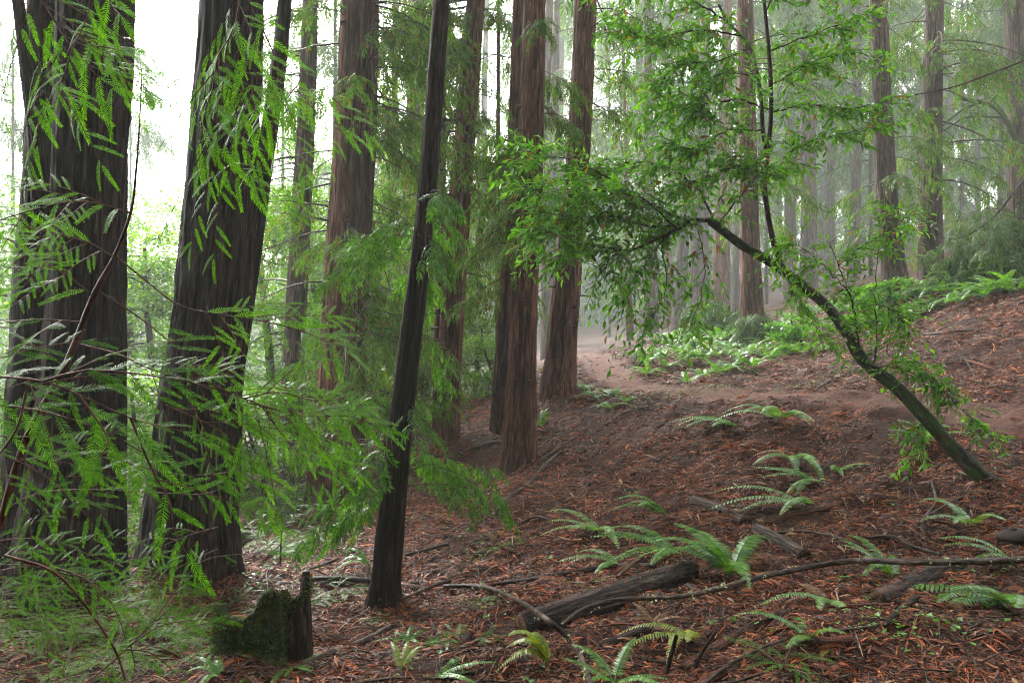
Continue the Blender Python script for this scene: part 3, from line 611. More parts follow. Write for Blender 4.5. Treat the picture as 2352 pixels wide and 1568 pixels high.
LP(mb, PP([(1750,300),(1670,300),(1600,340),(1520,330)], 9.2, 9.0), .012, .004, 24)
LP(mb, PP([(1700,80),(1600,70),(1500,90),(1420,60)], 9.0, 8.4), .012, .004, 34)
LP(mb, PP([(1672,52),(1590,0),(1500,-40),(1400,-30)], 9.0, 8.5), .012, .004, 26)
LP(mb, PP([(1725,110),(1650,140),(1560,150),(1500,210)], 9.0, 8.6), .010, .004, 26)
LP(mb, PP([(1765,120),(1840,90),(1920,60),(1990,30)], 9.5, 9.2), .010, .004, 22)
LP(mb, PP([(1768,200),(1850,150),(1940,120),(2040,140)], 9.5, 9.2), .010, .003, 24)
LP(mb, PP([(1770,260),(1860,240),(1950,250),(2040,230)], 9.5, 9.0), .010, .003, 24)
LP(mb, PP([(1757,420),(1830,340),(1920,310),(1990,300)], 9.3, 9.0), .008, .003, 20)
LP(mb, PP([(1755,30),(1800,-30),(1880,-40),(1960,-60)], 9.5, 9.2), .010, .004, 20)
LP(mb, PP([(1757,400),(1700,380),(1650,400),(1560,430)], 9.2, 9.0), .008, .003, 24)
LP(mb, PP([(1740,180),(1700,170),(1620,190),(1590,300)], 9.1, 8.6), .008, .003, 22)
mb.build('foliage', [M['bay_leaf'], M['twig']], bay, bl)
mb = MB()
LP(mb, PP([(1978,820),(1962,720),(1940,640),(1905,560)], 8.4, 8.3), .012, .004, 22, sc=.95)
LP(mb, PP([(2008,850),(2012,740),(2010,650),(2020,560)], 8.3, 8.2), .009, .003, 14, sc=.9)
LP(mb, PP([(1955,680),(1880,600),(1820,560),(1790,590)], 8.3, 8.6), .006, .003, 18, sc=.95)
LP(mb, PP([(1925,610),(1990,560),(2060,520),(2080,490)], 8.3, 8.2), .006, .003, 18, sc=.9)
LP(mb, PP([(2012,700),(2060,720),(2090,760)], 8.2, 8.0), .006, .003, 12, sc=.9)
LP(mb, PP([(1990,840),(2080,850),(2160,890),(2230,960),(2290,1010)], 8.3, 7.6), .006, .002, 22, tl=.22, sc=.9, droop=.2)
LP(mb, PP([(2010,870),(2060,830),(2120,850),(2180,880)], 8.2, 7.9), .005, .002, 16, tl=.25, sc=.9, droop=.3)
LP(mb, PP([(1800,625),(1830,680),(1880,760),(1900,790)], 9.0, 8.8), .005, .002, 18, tl=.3, sc=.9)
LP(mb, PP([(2130,960),(2100,1010),(2110,1050)], 7.9, 7.7), .005, .002, 9, tl=.25, sc=1.0, droop=.3)
mb.build('shoot', [M['bay_leaf'], M['twig']], bay, bl)

# mossy bough reaching in at the right: a crooked tree beyond the crest
p = drop(np.array([(2420 - 1176) * 26 / F, 26, 0])); o = thing('mossy_oak', p, 'crooked mossy tree whose yellow-green bough reaches through the mist', 'oak tree')
mb = MB(); tube(mb, catmull([p - UP * .4, p + np.array([-.3, 0, 2]), p + np.array([.1, 0, 4]), P(2350,330,26), P(2290,250,26), P(2200,225,26)], 40), np.linspace(.2, .05, 40), 12, 0, .08, 7, 3)
for l_ in ([(2320,290),(2290,240),(2230,190),(2180,185)], [(2270,240),(2330,180),(2352,150)], [(2300,270),(2220,270),(2170,300),(2150,310)], [(2250,235),(2200,260),(2120,330)]):
    tube(mb, catmull(PP(l_, 26), 14), np.linspace(.045, .012, 14), 6, 0, .05, 6, 4)
M['moss_bough'] = bark_mat('mossy_bark', (.04, .05, .02), (.09, .12, .03), (.2, .25, .05), 12, 9, .5, .9, moss=.9)
mb.build('trunk', M['moss_bough'], o, p)

# ------------------------------------------------------------------ ferns
def frond(mb, base, az, L, arch, lean, pairs=26, pw=.085, sc=1., mi=0, curl=0):
    t = np.linspace(0, 1, 12); d = np.array([math.sin(az), math.cos(az), 0]); sd = np.array([d[1], -d[0], 0])
    p = base + L * ((t * math.cos(lean) + arch * .35 * t**2)[:, None] * d + (t * math.sin(lean) - arch * t**2.2)[:, None] * UP + (curl * t**2)[:, None] * sd)
    tube(mb, p, .0035 * sc * (1 - .75 * t), 4, mi, cap=False)
    q = np.linspace(.14, .99, pairs); q = np.repeat(q, 2); pos = np.stack([np.interp(q, t, p[:, c]) for c in range(3)], 1)
    T = norm(np.gradient(p, axis=0)); td = norm(np.stack([np.interp(q, t, T[:, c]) for c in range(3)], 1))
    s = np.where(np.arange(len(q)) % 2, 1, -1)[:, None]; sd2 = norm(np.cross(td, UP)); nn = np.cross(sd2, td)
    l = pw * np.minimum(1, .45 + q * 2.2) * (1.02 - q)**.55 * rng.uniform(.85, 1.1, len(q))
    dd = norm(sd2 * s + td * .28 - nn * .22 * 1 + rng.normal(0, .05, (len(q), 3)))
    tv = np.array([[0, -.5, 0], [.25, -.62, 0], [.7, -.4, -.03], [1, 0, -.08], [.7, .4, -.03], [.25, .62, 0], [0, .5, 0]]); X, Y_, Z = rots(dd, nn + rng.normal(0, .12, nn.shape))
    wd = (L * .84 / pairs) * .72
    mb.inst(tv, [np.array([[0, 1, 2, 3, 4, 5, 6]])], pos, X * l[:, None], Y_ * wd, Z * l[:, None], mi)
def fern(px, py, size, nf, label, mat='fern', az0=0, azs=PI, arch=.55, lean=.75, parts=True, group=None, dead=0, pairs=26, at=None):
    b = G(px, py) if at is None else at; size *= 1.2 * rng.uniform(.88, 1.12); lean *= 1.15; nf += 1
    o = thing('sword_fern', b, label, 'fern', group)
    for k in range(nf):
        az = az0 + (azs * (2 * (k + .5) / nf - 1)) + rng.normal(0, .12); mb = MB()
        frond(mb, b + UP * .01, az, size * rng.uniform(.75, 1.15) * (.65 if k >= nf - dead else 1), arch * rng.uniform(.7, 1.3), lean * rng.uniform(.7, 1.3), pairs, .11 * size / .7, curl=rng.normal(0, .12))
        mb.build('frond', M['fern_dead'] if k >= nf - dead else M[mat], o, b, smooth=False)
    return o
fern(1680, 1335, .66, 10, 'largest sword fern, arching pale and green fronds above the long dark log', 'fern', -.6, 2.4, .6, .85, dead=1, pairs=30)
fern(1560, 1275, .62, 5, 'green fern with low fronds tucked behind the upper end of the dark log', 'fern', W_, 1.3, .45, .5)
fern(1385, 1230, .62, 5, 'pale-tipped fern alone on the open litter left of the big fern', 'fern_pale', W_, 1.6, .5, .55, dead=1)
fern(1420, 1300, .42, 4, 'small whitish fern just above the thin dark pole', 'fern_pale', W_, 1.3, .5, .5)
fern(1530, 1190, .55, 3, 'thin green fern arching beside the broken grey wood', 'fern', W_, .8, .55, .8)
fern(1690, 985, .62, 4, 'green fern on the steep bank directly under the trail, with low fronds', 'fern', W_, 1.2, .5, .45)
fern(1790, 970, .75, 5, 'tall fern on the steep bank, long pale frond hanging downslope', 'fern_pale', -2.4, 1.6, .6, .7)
fern(1820, 1060, .7, 4, 'half-browned fern midway down the bank', 'fern', -2.6, 1.2, .6, .6, dead=1)
fern(1880, 1110, .62, 5, 'blue-green fern midway down the bank, fronds spread to one side', 'fern', W_ - .2, .9, .45, .5)
fern(1920, 1085, .4, 4, 'small fern beside the blue-green one on the bank', 'fern', 2.6, 1.6, .5, .6)
fern(1850, 1165, .6, 4, 'drooping fern over the fallen brown limb', 'fern_pale', W_ - .4, 1.0, .5, .5)
fern(2330, 1400, .68, 5, 'broad bright fern entering at the picture edge', 'fern', W_ - .5, 1.0, .5, .5, pairs=30)
fern(2340, 1310, .5, 3, 'thin green frond cluster above the broad bright fern', 'fern', W_, .6, .5, .7)
fern(2050, 1335, .42, 4, 'bright small fern at the end of the sawn log piece', 'fern', -.8, 1.6, .5, .8)
fern(1900, 1385, .4, 5, 'half-dead fern with brown fronds between two fallen branches', 'fern_pale', W_, 1.9, .5, .5, dead=3)
fern(1860, 1470, .3, 4, 'low bright fern above the red rotting branches', 'fern', W_, 2.2, .4, .6)
fern(1262, 1540, .36, 3, 'yellowing fern frond arching in front of the sawn log end', 'fern_yellow', W_, .9, .75, 1.1, pairs=32)
fern(940, 1480, .2, 5, 'small bright fern near the foot of the thin leaning redwood', 'fern', W_, 2.6, .5, .6)
fern(920, 1550, .2, 3, 'upright little fern at the bottom beside yellow stems', 'fern_yellow', .6, 1.2, .4, 1.)
fern(1000, 1560, .24, 3, 'flat pale frond lying at the bottom of the slope', 'fern', E_, .8, .3, .35)
fern(850, 1305, .38, 3, 'bright fern against the thin leaning redwood', 'fern', W_, .9, .6, .9)
fern(1410, 1575, .24, 5, 'fresh bright fern at the very bottom edge', 'fern', 0, 2.8, .4, .7)
fern(1590, 1480, .34, 4, 'olive fern behind two upright broken twigs', 'fern_yellow', W_ - .3, 1.2, .6, .7, dead=1)
fern(2230, 1215, .45, 4, 'fern below the foot of the leaning bay tree', 'fern_pale', W_, 2.0, .5, .8)
fern(2130, 1020, .45, 6, 'leafy fern clump half under the leaning mossy trunk', 'fern', W_, 2.6, .4, .8)
fern(1400, 945, .45, 4, 'fern on the crest beside the curving redwood, frond hanging', 'fern', W_, 2.5, .6, .7)
fern(1240, 985, .42, 5, 'dark fern at the foot of the double redwood', 'fern', E_, 2.6, .4, 1.)
fern(505, 1560, .22, 3, 'bright fern frond below the mossy stump', 'fern', W_, 1.6, .6, .9)
fern(1500, 1435, .2, 3, 'tiny dead fern beside the long dark log', 'fern_dead', 0, 2.6, .5, .6)
fern(740, 1180, .45, 4, 'pale fern at the foot of the slender straight redwood', 'fern', W_, 2.6, .6, .8)
# fern banks: many look-alikes along the trail and the crest, numbered along the row by what they stand on
protos = []
for k in range(6):
    ms = []
    for j in range(7):
        mb = MB(); frond(mb, np.zeros(3), 2 * PI * j / 7 + rng.normal(0, .2),   .66 * rng.uniform(.7, 1.1), rng.uniform(.4, .75), rng.uniform(.75, 1.15), 18, .1, curl=rng.normal(0, .15)); ms.append(mb)
    m = MB()
    for q in ms:
        b = m.n
        for f, mi in q.f: m.f.append((f + b, mi))
        m.v += q.v; m.rest += q.rest; m.n += q.n
    protos.append(m.mesh('sword_fern', M[['fern', 'fern_pale', 'fern', 'fern_pale', 'fern', 'fern'][k]], smooth=False))
ORD = 'first second third fourth fifth sixth seventh eighth ninth tenth eleventh twelfth thirteenth fourteenth fifteenth sixteenth seventeenth eighteenth nineteenth twentieth'.split()
def bank(rows, where, group):
    for rname, x0, y0, x1, y1, n, s in rows:
        for k in range(n):
            t = (k + .5) / n; px = x0 + (x1 - x0) * t; py = y0 + (y1 - y0) * t + rng.uniform(-9, 9)
            o = bpy.data.objects.new('sword_fern', protos[rng.integers(0, 6)]); COL.objects.link(o); o.location = G(px, py); sc = s * rng.uniform(1.1, 1.8)
            o.scale = (sc, sc, sc); o.rotation_euler = (rng.uniform(-.15, .15), rng.uniform(-.25, 0), rng.uniform(0, 6.28))
            tag(o, f'{ORD[k]} sword fern from the left, {rname} row {where}', 'fern', group)
bank([('lowest', 1560, 885, 1900, 800, 9, .8), ('second lowest', 1470, 862, 1900, 775, 11, .9), ('middle', 1460, 840, 1880, 752, 11, .95), ('second highest', 1460, 820, 1700, 775, 8, 1.), ('highest', 1500, 800, 1690, 755, 7, 1.1)],
     'above the trail bend', 'ferns on the bank above the trail')
bank([('front', 2110, 712, 2345, 668, 9, .9), ('back', 1900, 725, 2345, 640, 14, 1.05)], 'along the upper crest', 'ferns along the upper crest')
bank([('lower', 1780, 765, 2060, 735, 8, .9), ('upper', 1790, 735, 2040, 700, 7, 1.)], 'behind the leaning bay trunk', 'ferns behind the bay tree')
bank([('only', 1330, 905, 1450, 920, 5, .45)], 'at the near trail edge', 'small ferns at the trail edge')

# ------------------------------------------------------------------ redwood sprouts and shrubs near the ground
def sprout(px, py, h, nb, label, mat='needle', T=ND_C, spread=1.0, name='redwood_sprout', cat='redwood sprout', group=None, sc=1., at=None, az0=None, dz=0):
    b = G(px, py) if at is None else at; o = thing(name, b, label, cat, group); mb = MB(); mw = MB()
    for k in range(nb):
        az = rng.uniform(0, 2 * PI) if az0 is None else az0 + rng.normal(0, .7); L = h * rng.uniform(.6, 1.1); u = np.linspace(0, 1, 9)[:, None]
        d = np.array([math.sin(az) * spread, math.cos(az) * spread, rng.uniform(.3, 1.1)]); d = norm(d)
        p = b + L * (u * d - .35 * u**2 * UP); tube(mw, p, .006 * (1 - .7 * u[:, 0]), 4, 0, cap=False)
        m = int(L / .045); q = np.linspace(.25, 1, m); pos = np.stack([np.interp(q, u[:, 0], p[:, c]) for c in range(3)], 1)
        sd = norm(np.cross(d, UP)); s = np.where(np.arange(m) % 2, 1, -1)[:, None]; dd = d * .75 + sd * s * .7 - UP * .25 + rng.normal(0, .15, (m, 3)); dd[-1] = d - UP * .4
        for i in range(len(T)): put(mb, T[i], pos[i::len(T)], dd[i::len(T)], sc * (1.15 - .5 * q[i::len(T)]) * rng.uniform(.8, 1.2, len(q[i::len(T)])), .3)
    mw.build('stem', M['twig_red'], o, b); mb.build('foliage', M[mat], o, b, smooth=False)
S_ = [(60,1430,.8,14,'redwood sprouts at the outer foot of the double-stemmed giant'),(170,1480,.7,14,'dark redwood sprouts in front of the double-stemmed giant'),
      (290,1450,.9,16,'tall redwood sprouts between the two dark giants'),(380,1480,.75,14,'redwood sprouts before the foot of the broad dark redwood'),
      (250,1545,.6,10,'low redwood sprouts nearest the bottom corner'),(60,1540,.55,9,'sparse redwood sprouts in the bottom corner'),(450,1440,.6,9,'redwood sprouts leaning on the mossy stump'),
      (600,1290,.9,14,'redwood sprouts behind the mossy stump'),(700,1260,.8,10,'redwood sprouts under the thick reddish redwood'),(560,1230,1.0,12,'bright redwood sprouts right behind the broad dark redwood'),
      (640,1200,.9,12,'sunlit redwood sprouts on the litter just beyond the stump'),(770,1370,.4,7,'grey-green fallen spray beside the thin leaning redwood'),
      (640,1555,.28,7,'bright green tuft below the mossy stump'),(960,1490,.22,6,'blue-green spray on litter near the broken stub'),(1100,1385,.2,6,'small yellow-green sprout beside the lichened branch'),
      (1130,1260,.45,5,'limp green spray hanging above the open litter'),(1800,1545,.28,7,'blue-green seedling among the red rotting branches'),(1070,1490,.25,7,'blue-green spray before the sawn log end'),
      (1005,1075,.5,12,'green sprouts around the foot of the draped redwood'),(1060,1050,.35,8,'low sprouts on the crest beside the draped redwood'),(1345,1345,.16,5,'tiny grassy sprout behind the sawn log end')]
S_ += [(110,1380,1.0,12,'tall redwood sprouts against the outer half of the giant foot'),(230,1400,.9,12,'redwood sprouts against the inner half of the giant foot'),(340,1520,.6,12,'dense low sprouts between the corner and the stump'),
       (150,1550,.5,10,'dim sprouts along the bottom edge'),(430,1520,.5,10,'sprouts growing against the mossy stump side'),(520,1420,.6,10,'sprouts behind the mossy stump top'),(690,1400,.35,8,'sprouts beside the dark part of the stump'),
       (620,1250,.8,12,'sunlit sprouts under the gap beside the broad dark redwood'),(690,1200,.7,12,'sunlit sprouts before the slender straight redwood'),(740,1250,.6,10,'sprouts at the flared foot of the thick reddish redwood'),(830,1190,.7,10,'sprouts on the far side of the thick reddish redwood foot'),(900,1430,.2,6,'tiny sprouts at the foot of the thin leaning redwood')]
for s in S_: sprout(*s[:4], s[4], mat='needle' if s[0] < 500 else 'needle_near', group='redwood sprouts')
# feathery shrubs on the bank
for (px, py, h, nb, lab) in [(1690,740,1.1,26,'pale feathery shrub in front of the fern-bank redwood'),(1640,745,1.2,24,'taller feathery shrub behind the fern bank'),(1740,760,.8,16,'low feathery shrub at the foot of the fern-bank redwood'),
                             (2330,600,1.8,26,'hanging feathery bush over the crest at the picture edge'),(2260,640,1.3,20,'smaller feathery bush on the crest beside the edge')]:
    b = G(px, py + 25); o = thing('young_redwood', b, lab, 'young redwood', 'feathery young redwoods'); mb = MB()
    for k in range(nb): hang_branch(mb, b + UP * h * rng.uniform(.1, .9), rng.uniform(0, 6.28), h * rng.uniform(.5, 1), R(20), .5, SP_MID, 8, .4, 4, 1.2, .008)
    mw = MB(); tube(mw, np.array([b - UP * .2, b + UP * h * 1.1]), [.03, .008], 6); mw.build('trunk', M['twig'], o, b); mb.build('crown', [M['needle_far'], M['twig']], o, b)
# broadleaf brush at the foot of the bowed redwood
for (px, py, Y, h, r, nlf, lab) in [(2050,700,17,1.6,.9,2600,'glossy broadleaf bush at the foot of the bowed redwood'),(1985,720,18,1.3,.8,2000,'broadleaf bush behind the bay shoots'),(1830,745,18,1.2,.8,1600,'low broadleaf brush behind the leaning bay trunk')]:
    broadleaf(lab, px, Y, h, r, nlf, 'bay_leaf', ls=.8, name='broadleaf_bush', cat='bush', group='broadleaf bushes on the upper slope')

# ------------------------------------------------------------------ near redwood sprays at the left
def near_branch(mbn, mbw, path, r0, r1, tl=.16, gap=.035, start=.1, sc=1., T=ND, plane=None, droop=.25, second=True):
    L = sum(np.linalg.norm(np.diff(np.array(path), axis=0), axis=1)); p = catmull(path, max(10, int(L / .04))); t = np.linspace(0, 1, len(p)); tube(mbw, p, r0 + (r1 - r0) * t, 7, 0, .08, 5, 3, cap=False)
    Tn = norm(np.gradient(p, axis=0)); m = int(L * (1 - start) / gap); pos = []; dd = []; ss = []
    pl = norm(np.array([rng.normal(0, .25), -.75, .65]) if plane is None else np.asarray(plane, float))
    for k in range(m):
        q = start + (1 - start) * (k + .5) / m; i = min(len(p) - 1, int(q * (len(p) - 1))); s = 1 if k % 2 else -1
        sd = norm(np.cross(Tn[i], pl)); d = norm(Tn[i] * rng.uniform(.8, 1.5) + sd * s + rng.normal(0, .13, 3) - UP * droop); l = tl * rng.uniform(.6, 1.15) * (1.1 - .55 * q)
        if second and l > .13:
            u = np.linspace(0, 1, 5)[:, None]; bpth = p[i] + l * 1.5 * (u * d - u**2 * UP * .2); tube(mbw, bpth, [.0016, .0014, .0012, .001, .0008], 3, 0, cap=False)
            for w in np.linspace(.2, .95, 7):
                j = 1 if int(w * 20) % 2 else -1; s2 = norm(np.cross(d, pl)); pos.append(p[i] + l * 1.5 * (w * d - w**2 * UP * .2)); dd.append(d * .8 + s2 * j * .75 - UP * .1); ss.append(l / .12 * .42)
            pos.append(bpth[-1]); dd.append(d - UP * .2); ss.append(l / .12 * .4)
        else: pos.append(p[i]); dd.append(d); ss.append(l / .12)
    pos.append(p[-1]); dd.append(Tn[-1] - UP * droop); ss.append(.8); pos = np.array(pos); dd = np.array(dd); ss = np.array(ss) * sc
    for k in range(len(T)): put(mbn, T[k], pos[k::len(T)], dd[k::len(T)], ss[k::len(T)], .22, 0, pl)
# a bare-stemmed sapling crossing the frame, with its limbs as parts
sb = P(-60, 1380, 2.6); gb = drop(sb)
sap = thing('redwood_sapling', gb, 'bare dark sapling stem slanting across the double-stemmed giant, feathery limbs', 'sapling')
mb = MB(); path = catmull([gb - UP * .1, P(-20,1300,2.6), P(0,1210,2.55), P(60,1010,2.5), P(150,840,2.45), P(215,680,2.4), P(262,590,2.4), P(300,490,2.35), P(312,400,2.3), P(322,260,2.3), P(326,160,2.3)], 90)
tube(mb, path, np.interp(np.linspace(0, 1, 90), [0, .4, .75, .8, 1], [.017, .0125, .009, .005, .0015]), 12, 0, .1, 6, 4); mb.build('trunk', M['twig_red'], sap, gb)
def limb(path, Y0, Y1, r0, r1, mat='needle_near', tl=.14, gap=.026, start=.15, second=True, wood='twig_red', droop=.12, sc=1., root=None, rl=None):
    gap *= .85 if mat == 'needle_bright' else 1.8
    a = MB(); w = MB(); near_branch(a, w, PP(path, Y0, Y1), r0, r1, tl, gap, start, sc=sc, second=second, droop=droop)
    root = root or sap; rl = gb if rl is None else rl
    b = w.build('limb', M[wood], root, rl); f = a.build('spray', M[mat], b, rl, smooth=False)
limb([(300,490),(240,470),(170,462),(90,478),(-20,512)], 2.35, 2.1, .0028, .0011, 'needle_bright', 0.182)
limb([(262,592),(200,555),(100,530),(0,512),(-60,500)], 2.4, 2.1, .0028, .0011, 'needle_bright', 0.182)
limb([(268,590),(330,640),(400,695),(460,715),(530,725),(640,745),(720,770),(790,800)], 2.4, 2.3, .0028, .0011, 'needle_bright', 0.196, start=.45)
limb([(216,682),(150,630),(70,590),(-20,570)], 2.4, 2.2, .0028, .0011, 'needle_bright', 0.182)
limb([(232,672),(300,715),(360,760),(430,820),(480,880)], 2.4, 2.4, .0028, .0011, 'needle_near', 0.168, start=.4)
limb([(188,740),(120,735),(50,736),(-30,745)], 2.42, 2.2, .0028, .0011, 'needle_near', 0.182)
limb([(180,790),(270,812),(340,845),(420,868),(500,900),(620,938),(740,955),(860,975)], 2.42, 2.3, .0028, .0011, 'needle_near', 0.210, start=.2)
limb([(150,845),(90,800),(50,790),(-20,830)], 2.45, 2.3, .0028, .0011, 'needle_near', 0.168)
limb([(40,1060),(150,1040),(260,1055),(420,1090),(560,1080)], 2.5, 2.4, .0028, .0011, 'needle_near', 0.168, start=.15)
limb([(10,1170),(100,1130),(260,1125),(450,1135),(510,1120)], 2.55, 2.5, .0028, .0011, 'needle_near', 0.140, start=.15, gap=.05)
# hanging near limbs that enter from outside the frame
def hanging(label, paths, mat, name='redwood_branch', tl=.14, gap=.035, wood='twig_red', droop=.18, sc=1., second=True):
    a0 = PP(*paths[0])[0]; o = thing(name, a0, label, 'redwood branch', 'near redwood branches')
    for q in paths: limb(q[0], q[1], q[2], .0025, .0010, mat, tl * 1.35, gap * .75, .1, second, wood, droop, sc, root=o, rl=a0)
hanging('bright green out-of-frame spray hanging over the double-stemmed giant at the top', [([(60,-60),(120,40),(180,130),(240,190),(285,230)],1.9,1.9),([(150,60),(200,100),(250,110),(290,120)],1.9,1.85),([(150,110),(110,150),(130,200),(180,225)],1.9,1.9),([(230,-70),(250,0),(280,40)],1.9,1.85)], 'needle_bright')
hanging('bright green spray hanging before the broad dark redwood at the top', [([(560,-80),(540,60),(500,130),(490,200),(470,260),(460,330)],2.0,2.0),([(540,60),(570,150),(580,210),(560,260)],2.0,1.95),([(500,130),(540,180),(560,240),(545,300)],2.0,2.0),([(600,60),(640,160),(625,230),(600,290)],2.1,2.1),([(480,260),(500,360),(540,400),(575,440)],2.0,2.0)], 'needle_bright')
hanging('large pale-green spray sweeping in low from the edge, closest to the viewer', [([(-160,860),(0,865),(100,875),(180,905),(300,960),(420,990)],1.5,1.5),([(100,875),(200,850),(330,860),(450,880),(530,905)],1.5,1.6),([(60,900),(40,980),(0,1040),(-40,1080)],1.35,1.3),([(180,905),(220,960),(250,1010),(230,1050)],1.4,1.35),([(300,960),(350,1080),(390,1150),(400,1220),(430,1270)],1.5,1.5),([(-140,930),(0,930),(100,945),(230,985),(330,1040)],1.55,1.55)], 'needle_near', tl=.12, gap=.028)
hanging('pale spray arching beneath the low sweeping spray across dark bark', [([(-120,1010),(0,1000),(120,1010),(240,1040),(330,1080)],2.2,2.2),([(0,1040),(100,1090),(180,1160),(220,1210)],2.2,2.2),([(380,930),(450,960),(520,1000),(540,1060)],2.2,2.2)], 'needle_near')
hanging('slender spray reaching past the broad dark redwood toward the middle', [([(480,880),(600,930),(700,955),(800,955),(870,980)],2.3,2.3),([(560,915),(640,900),(720,920),(790,915)],2.3,2.3),([(600,930),(650,1000),(700,1050)],2.5,2.6)], 'needle_bright')
hanging('yellow-stemmed spray rising from the bottom corner', [([(80,1620),(200,1565),(330,1450),(400,1360),(460,1290),(520,1275),(610,1268)],2.4,2.7)], 'needle_near', tl=.07, gap=.06, wood='twig_red', droop=.1)
hanging('fresh spray fanning over the bottom corner beside the yellow stem', [([(300,1480),(360,1440),(420,1425),(480,1420)],2.4,2.4),([(300,1480),(310,1530),(300,1570)],2.4,2.35),([(290,1490),(350,1500),(420,1560)],2.4,2.4),([(120,1300),(200,1330),(260,1390),(290,1470)],2.6,2.5)], 'needle_near', tl=.1)
hanging('dark spray layer across the foot of the double-stemmed giant', [([(-80,1330),(60,1300),(180,1320),(330,1310),(420,1330)],3.2,3.2),([(0,1400),(120,1370),(260,1380),(380,1400)],3.2,3.2),([(-60,1260),(60,1240),(150,1250),(210,1280)],3.0,3.0)], 'needle_near', tl=.14, ) if False else None
for k, (pth, Y, lab) in enumerate([([(-80,1330),(60,1300),(180,1320),(330,1310),(420,1330)],3.3,'dark flat spray crossing the foot of the double-stemmed giant'),([(-60,1250),(60,1235),(150,1250),(230,1285)],3.1,'short dark spray at the edge above the giant foot'),([(500,1210),(430,1230),(360,1260),(300,1300)],3.6,'spray drooping in front of the broad dark redwood foot')]):
    hanging(lab, [(pth, Y, Y), ([(x, y + 50 + 12 * i) for i, (x, y) in enumerate(pth)], Y, Y)], 'needle_near')
# long bare twig loop at the bottom corner
def stick(label, pts, w0, w1, mat='stick', lift=.5, name='fallen_branch', cat='fallen branch', lichen=0, seed=0, group=None, air=None, wob=.25, dz=None):
    if air is None: w = np.array([G(x, y, .028 + (dz[i] if dz else 0)) for i, (x, y) in enumerate(pts)]); r0 = w0 * w[0, 1] / F / 2; r1 = w1 * w[-1, 1] / F / 2; w[:, 2] += (lift - 1) * max(r0, r1)
    else: w = np.array([P(x, y, air) for x, y in pts]); r0 = w0 * air / F / 2; r1 = w1 * air / F / 2
    n = max(14, int(14 * len(pts))); p = catmull(w, n); rr = r0 + (r1 - r0) * np.linspace(0, 1, n); p = p + np.cumsum(rng.normal(0, wob * max(r0, r1) * .3, p.shape), 0) * .4
    loc = w[0]; mb = MB(); tube(mb, p, rr, 10, 0, .07, 6, seed + n)
    if not lichen: 
        o = mb.build(name, M[mat], None, loc); return tag(o, label, cat, group)
    o = thing(name, loc, label, cat, group); mb.build('wood', M[mat], o, loc); lb = MB()
    for k in range(lichen):
        i = rng.integers(3, n - 3); m = 14; v = rng.normal(0, 1, (m, 3)) ; c = p[i] + rr[i] * .8 * norm(rng.normal(0, 1, 3) + UP * .8 - np.array([0, .8, 0])); put(lb, diamond(.016, .01), c + v * .008, v, rng.uniform(.6, 1.4, m), .8)
    lb.build('lichen', M['lichen'], o, loc); return o
stick('bare curved twig looping through the bottom corner before the giant', [(10,1275),(120,1310),(190,1380),(260,1480),(290,1560)], 7, 5, 'twig_red', air=3.0, name='bare_twig', cat='twig')
stick('upright thin dead stem beside the redwood sprouts behind the stump', [(648,1390),(645,1290),(650,1190)], 6, 3, 'twig', air=8.5, name='bare_twig', cat='twig')

# ------------------------------------------------------------------ mossy stump
b = G(570, 1505); o = thing('mossy_stump', b, 'jagged hollow stump covered in dark green moss', 'stump')
def shell(mb, ang0, ang1, r, heights, c, thick=.05, n=46, flare=.35, mi=0):
    ang = np.linspace(ang0, ang1, n); hh = np.interp(np.linspace(0, 1, n), np.linspace(0, 1, len(heights)), heights) + rng.normal(0, .006, n); m = 22; V = []
    for ring, rr in ((0, r), (1, r - thick)):
        for j in range(m):
            q = j / (m - 1); z = hh * q; f = rr * (1 + flare * (1 - q)**2) * (1 + .07 * (vn(ang * 4 + 9, z * 6, 4) - .5) + .05 * (vn(ang * 11, z * 14, 6) - .5)); V.append(np.c_[c[0] + np.cos(ang) * f, c[1] + np.sin(ang) * f * .8, c[2] - .08 + z])
    V = np.array(V).reshape(2, m, n, 3); idx = np.arange(2 * m * n).reshape(2, m, n); Fq = []
    for s in (0, 1):
        q = np.stack([idx[s, :-1, :-1], idx[s, :-1, 1:], idx[s, 1:, 1:], idx[s, 1:, :-1]], -1).reshape(-1, 4); Fq.append(q if s == 0 else q[:, ::-1])
    Fq.append(np.stack([idx[0, -1, :-1], idx[0, -1, 1:], idx[1, -1, 1:], idx[1, -1, :-1]], -1)); Fq.append(np.stack([idx[0, :-1, 0], idx[0, 1:, 0], idx[1, 1:, 0], idx[1, :-1, 0]], -1)); Fq.append(np.stack([idx[1, :-1, -1], idx[1, 1:, -1], idx[0, 1:, -1], idx[0, :-1, -1]], -1))
    mb.add(V.reshape(-1, 3), np.vstack(Fq), mi, V.reshape(-1, 3) * np.array([1, 1, 1.5]))
def moss_mat():
    m, n, l, bs = newmat('stump_moss'); tc = n.new('ShaderNodeTexCoord'); n1 = noise(n, l, 45, tc.outputs['Object'], 6, .7); n2 = noise(n, l, 6, tc.outputs['Object'], 3)
    r = ramp(n, [(.35, (.012, .018, .002)), (.55, (.055, .085, .006)), (.7, (.13, .17, .012))]); l.new(n1.outputs[0], r.inputs[0]); r2 = ramp(n, [(.4, (.25, .25, .3)), (.6, (1, 1, 1))]); l.new(n2.outputs[0], r2.inputs[0])
    l.new(mixc(n, l, 1., r.outputs[0], r2.outputs[0], 'MULTIPLY'), bs.inputs['Base Color']); bs.inputs['Roughness'].default_value = .95
    bp = n.new('ShaderNodeBump'); bp.inputs['Strength'].default_value = 1; bp.inputs['Distance'].default_value = .015; l.new(n1.outputs[0], bp.inputs['Height']); l.new(bp.outputs[0], bs.inputs['Normal']); return m
M['moss'] = moss_mat()
k_ = b[1] / F
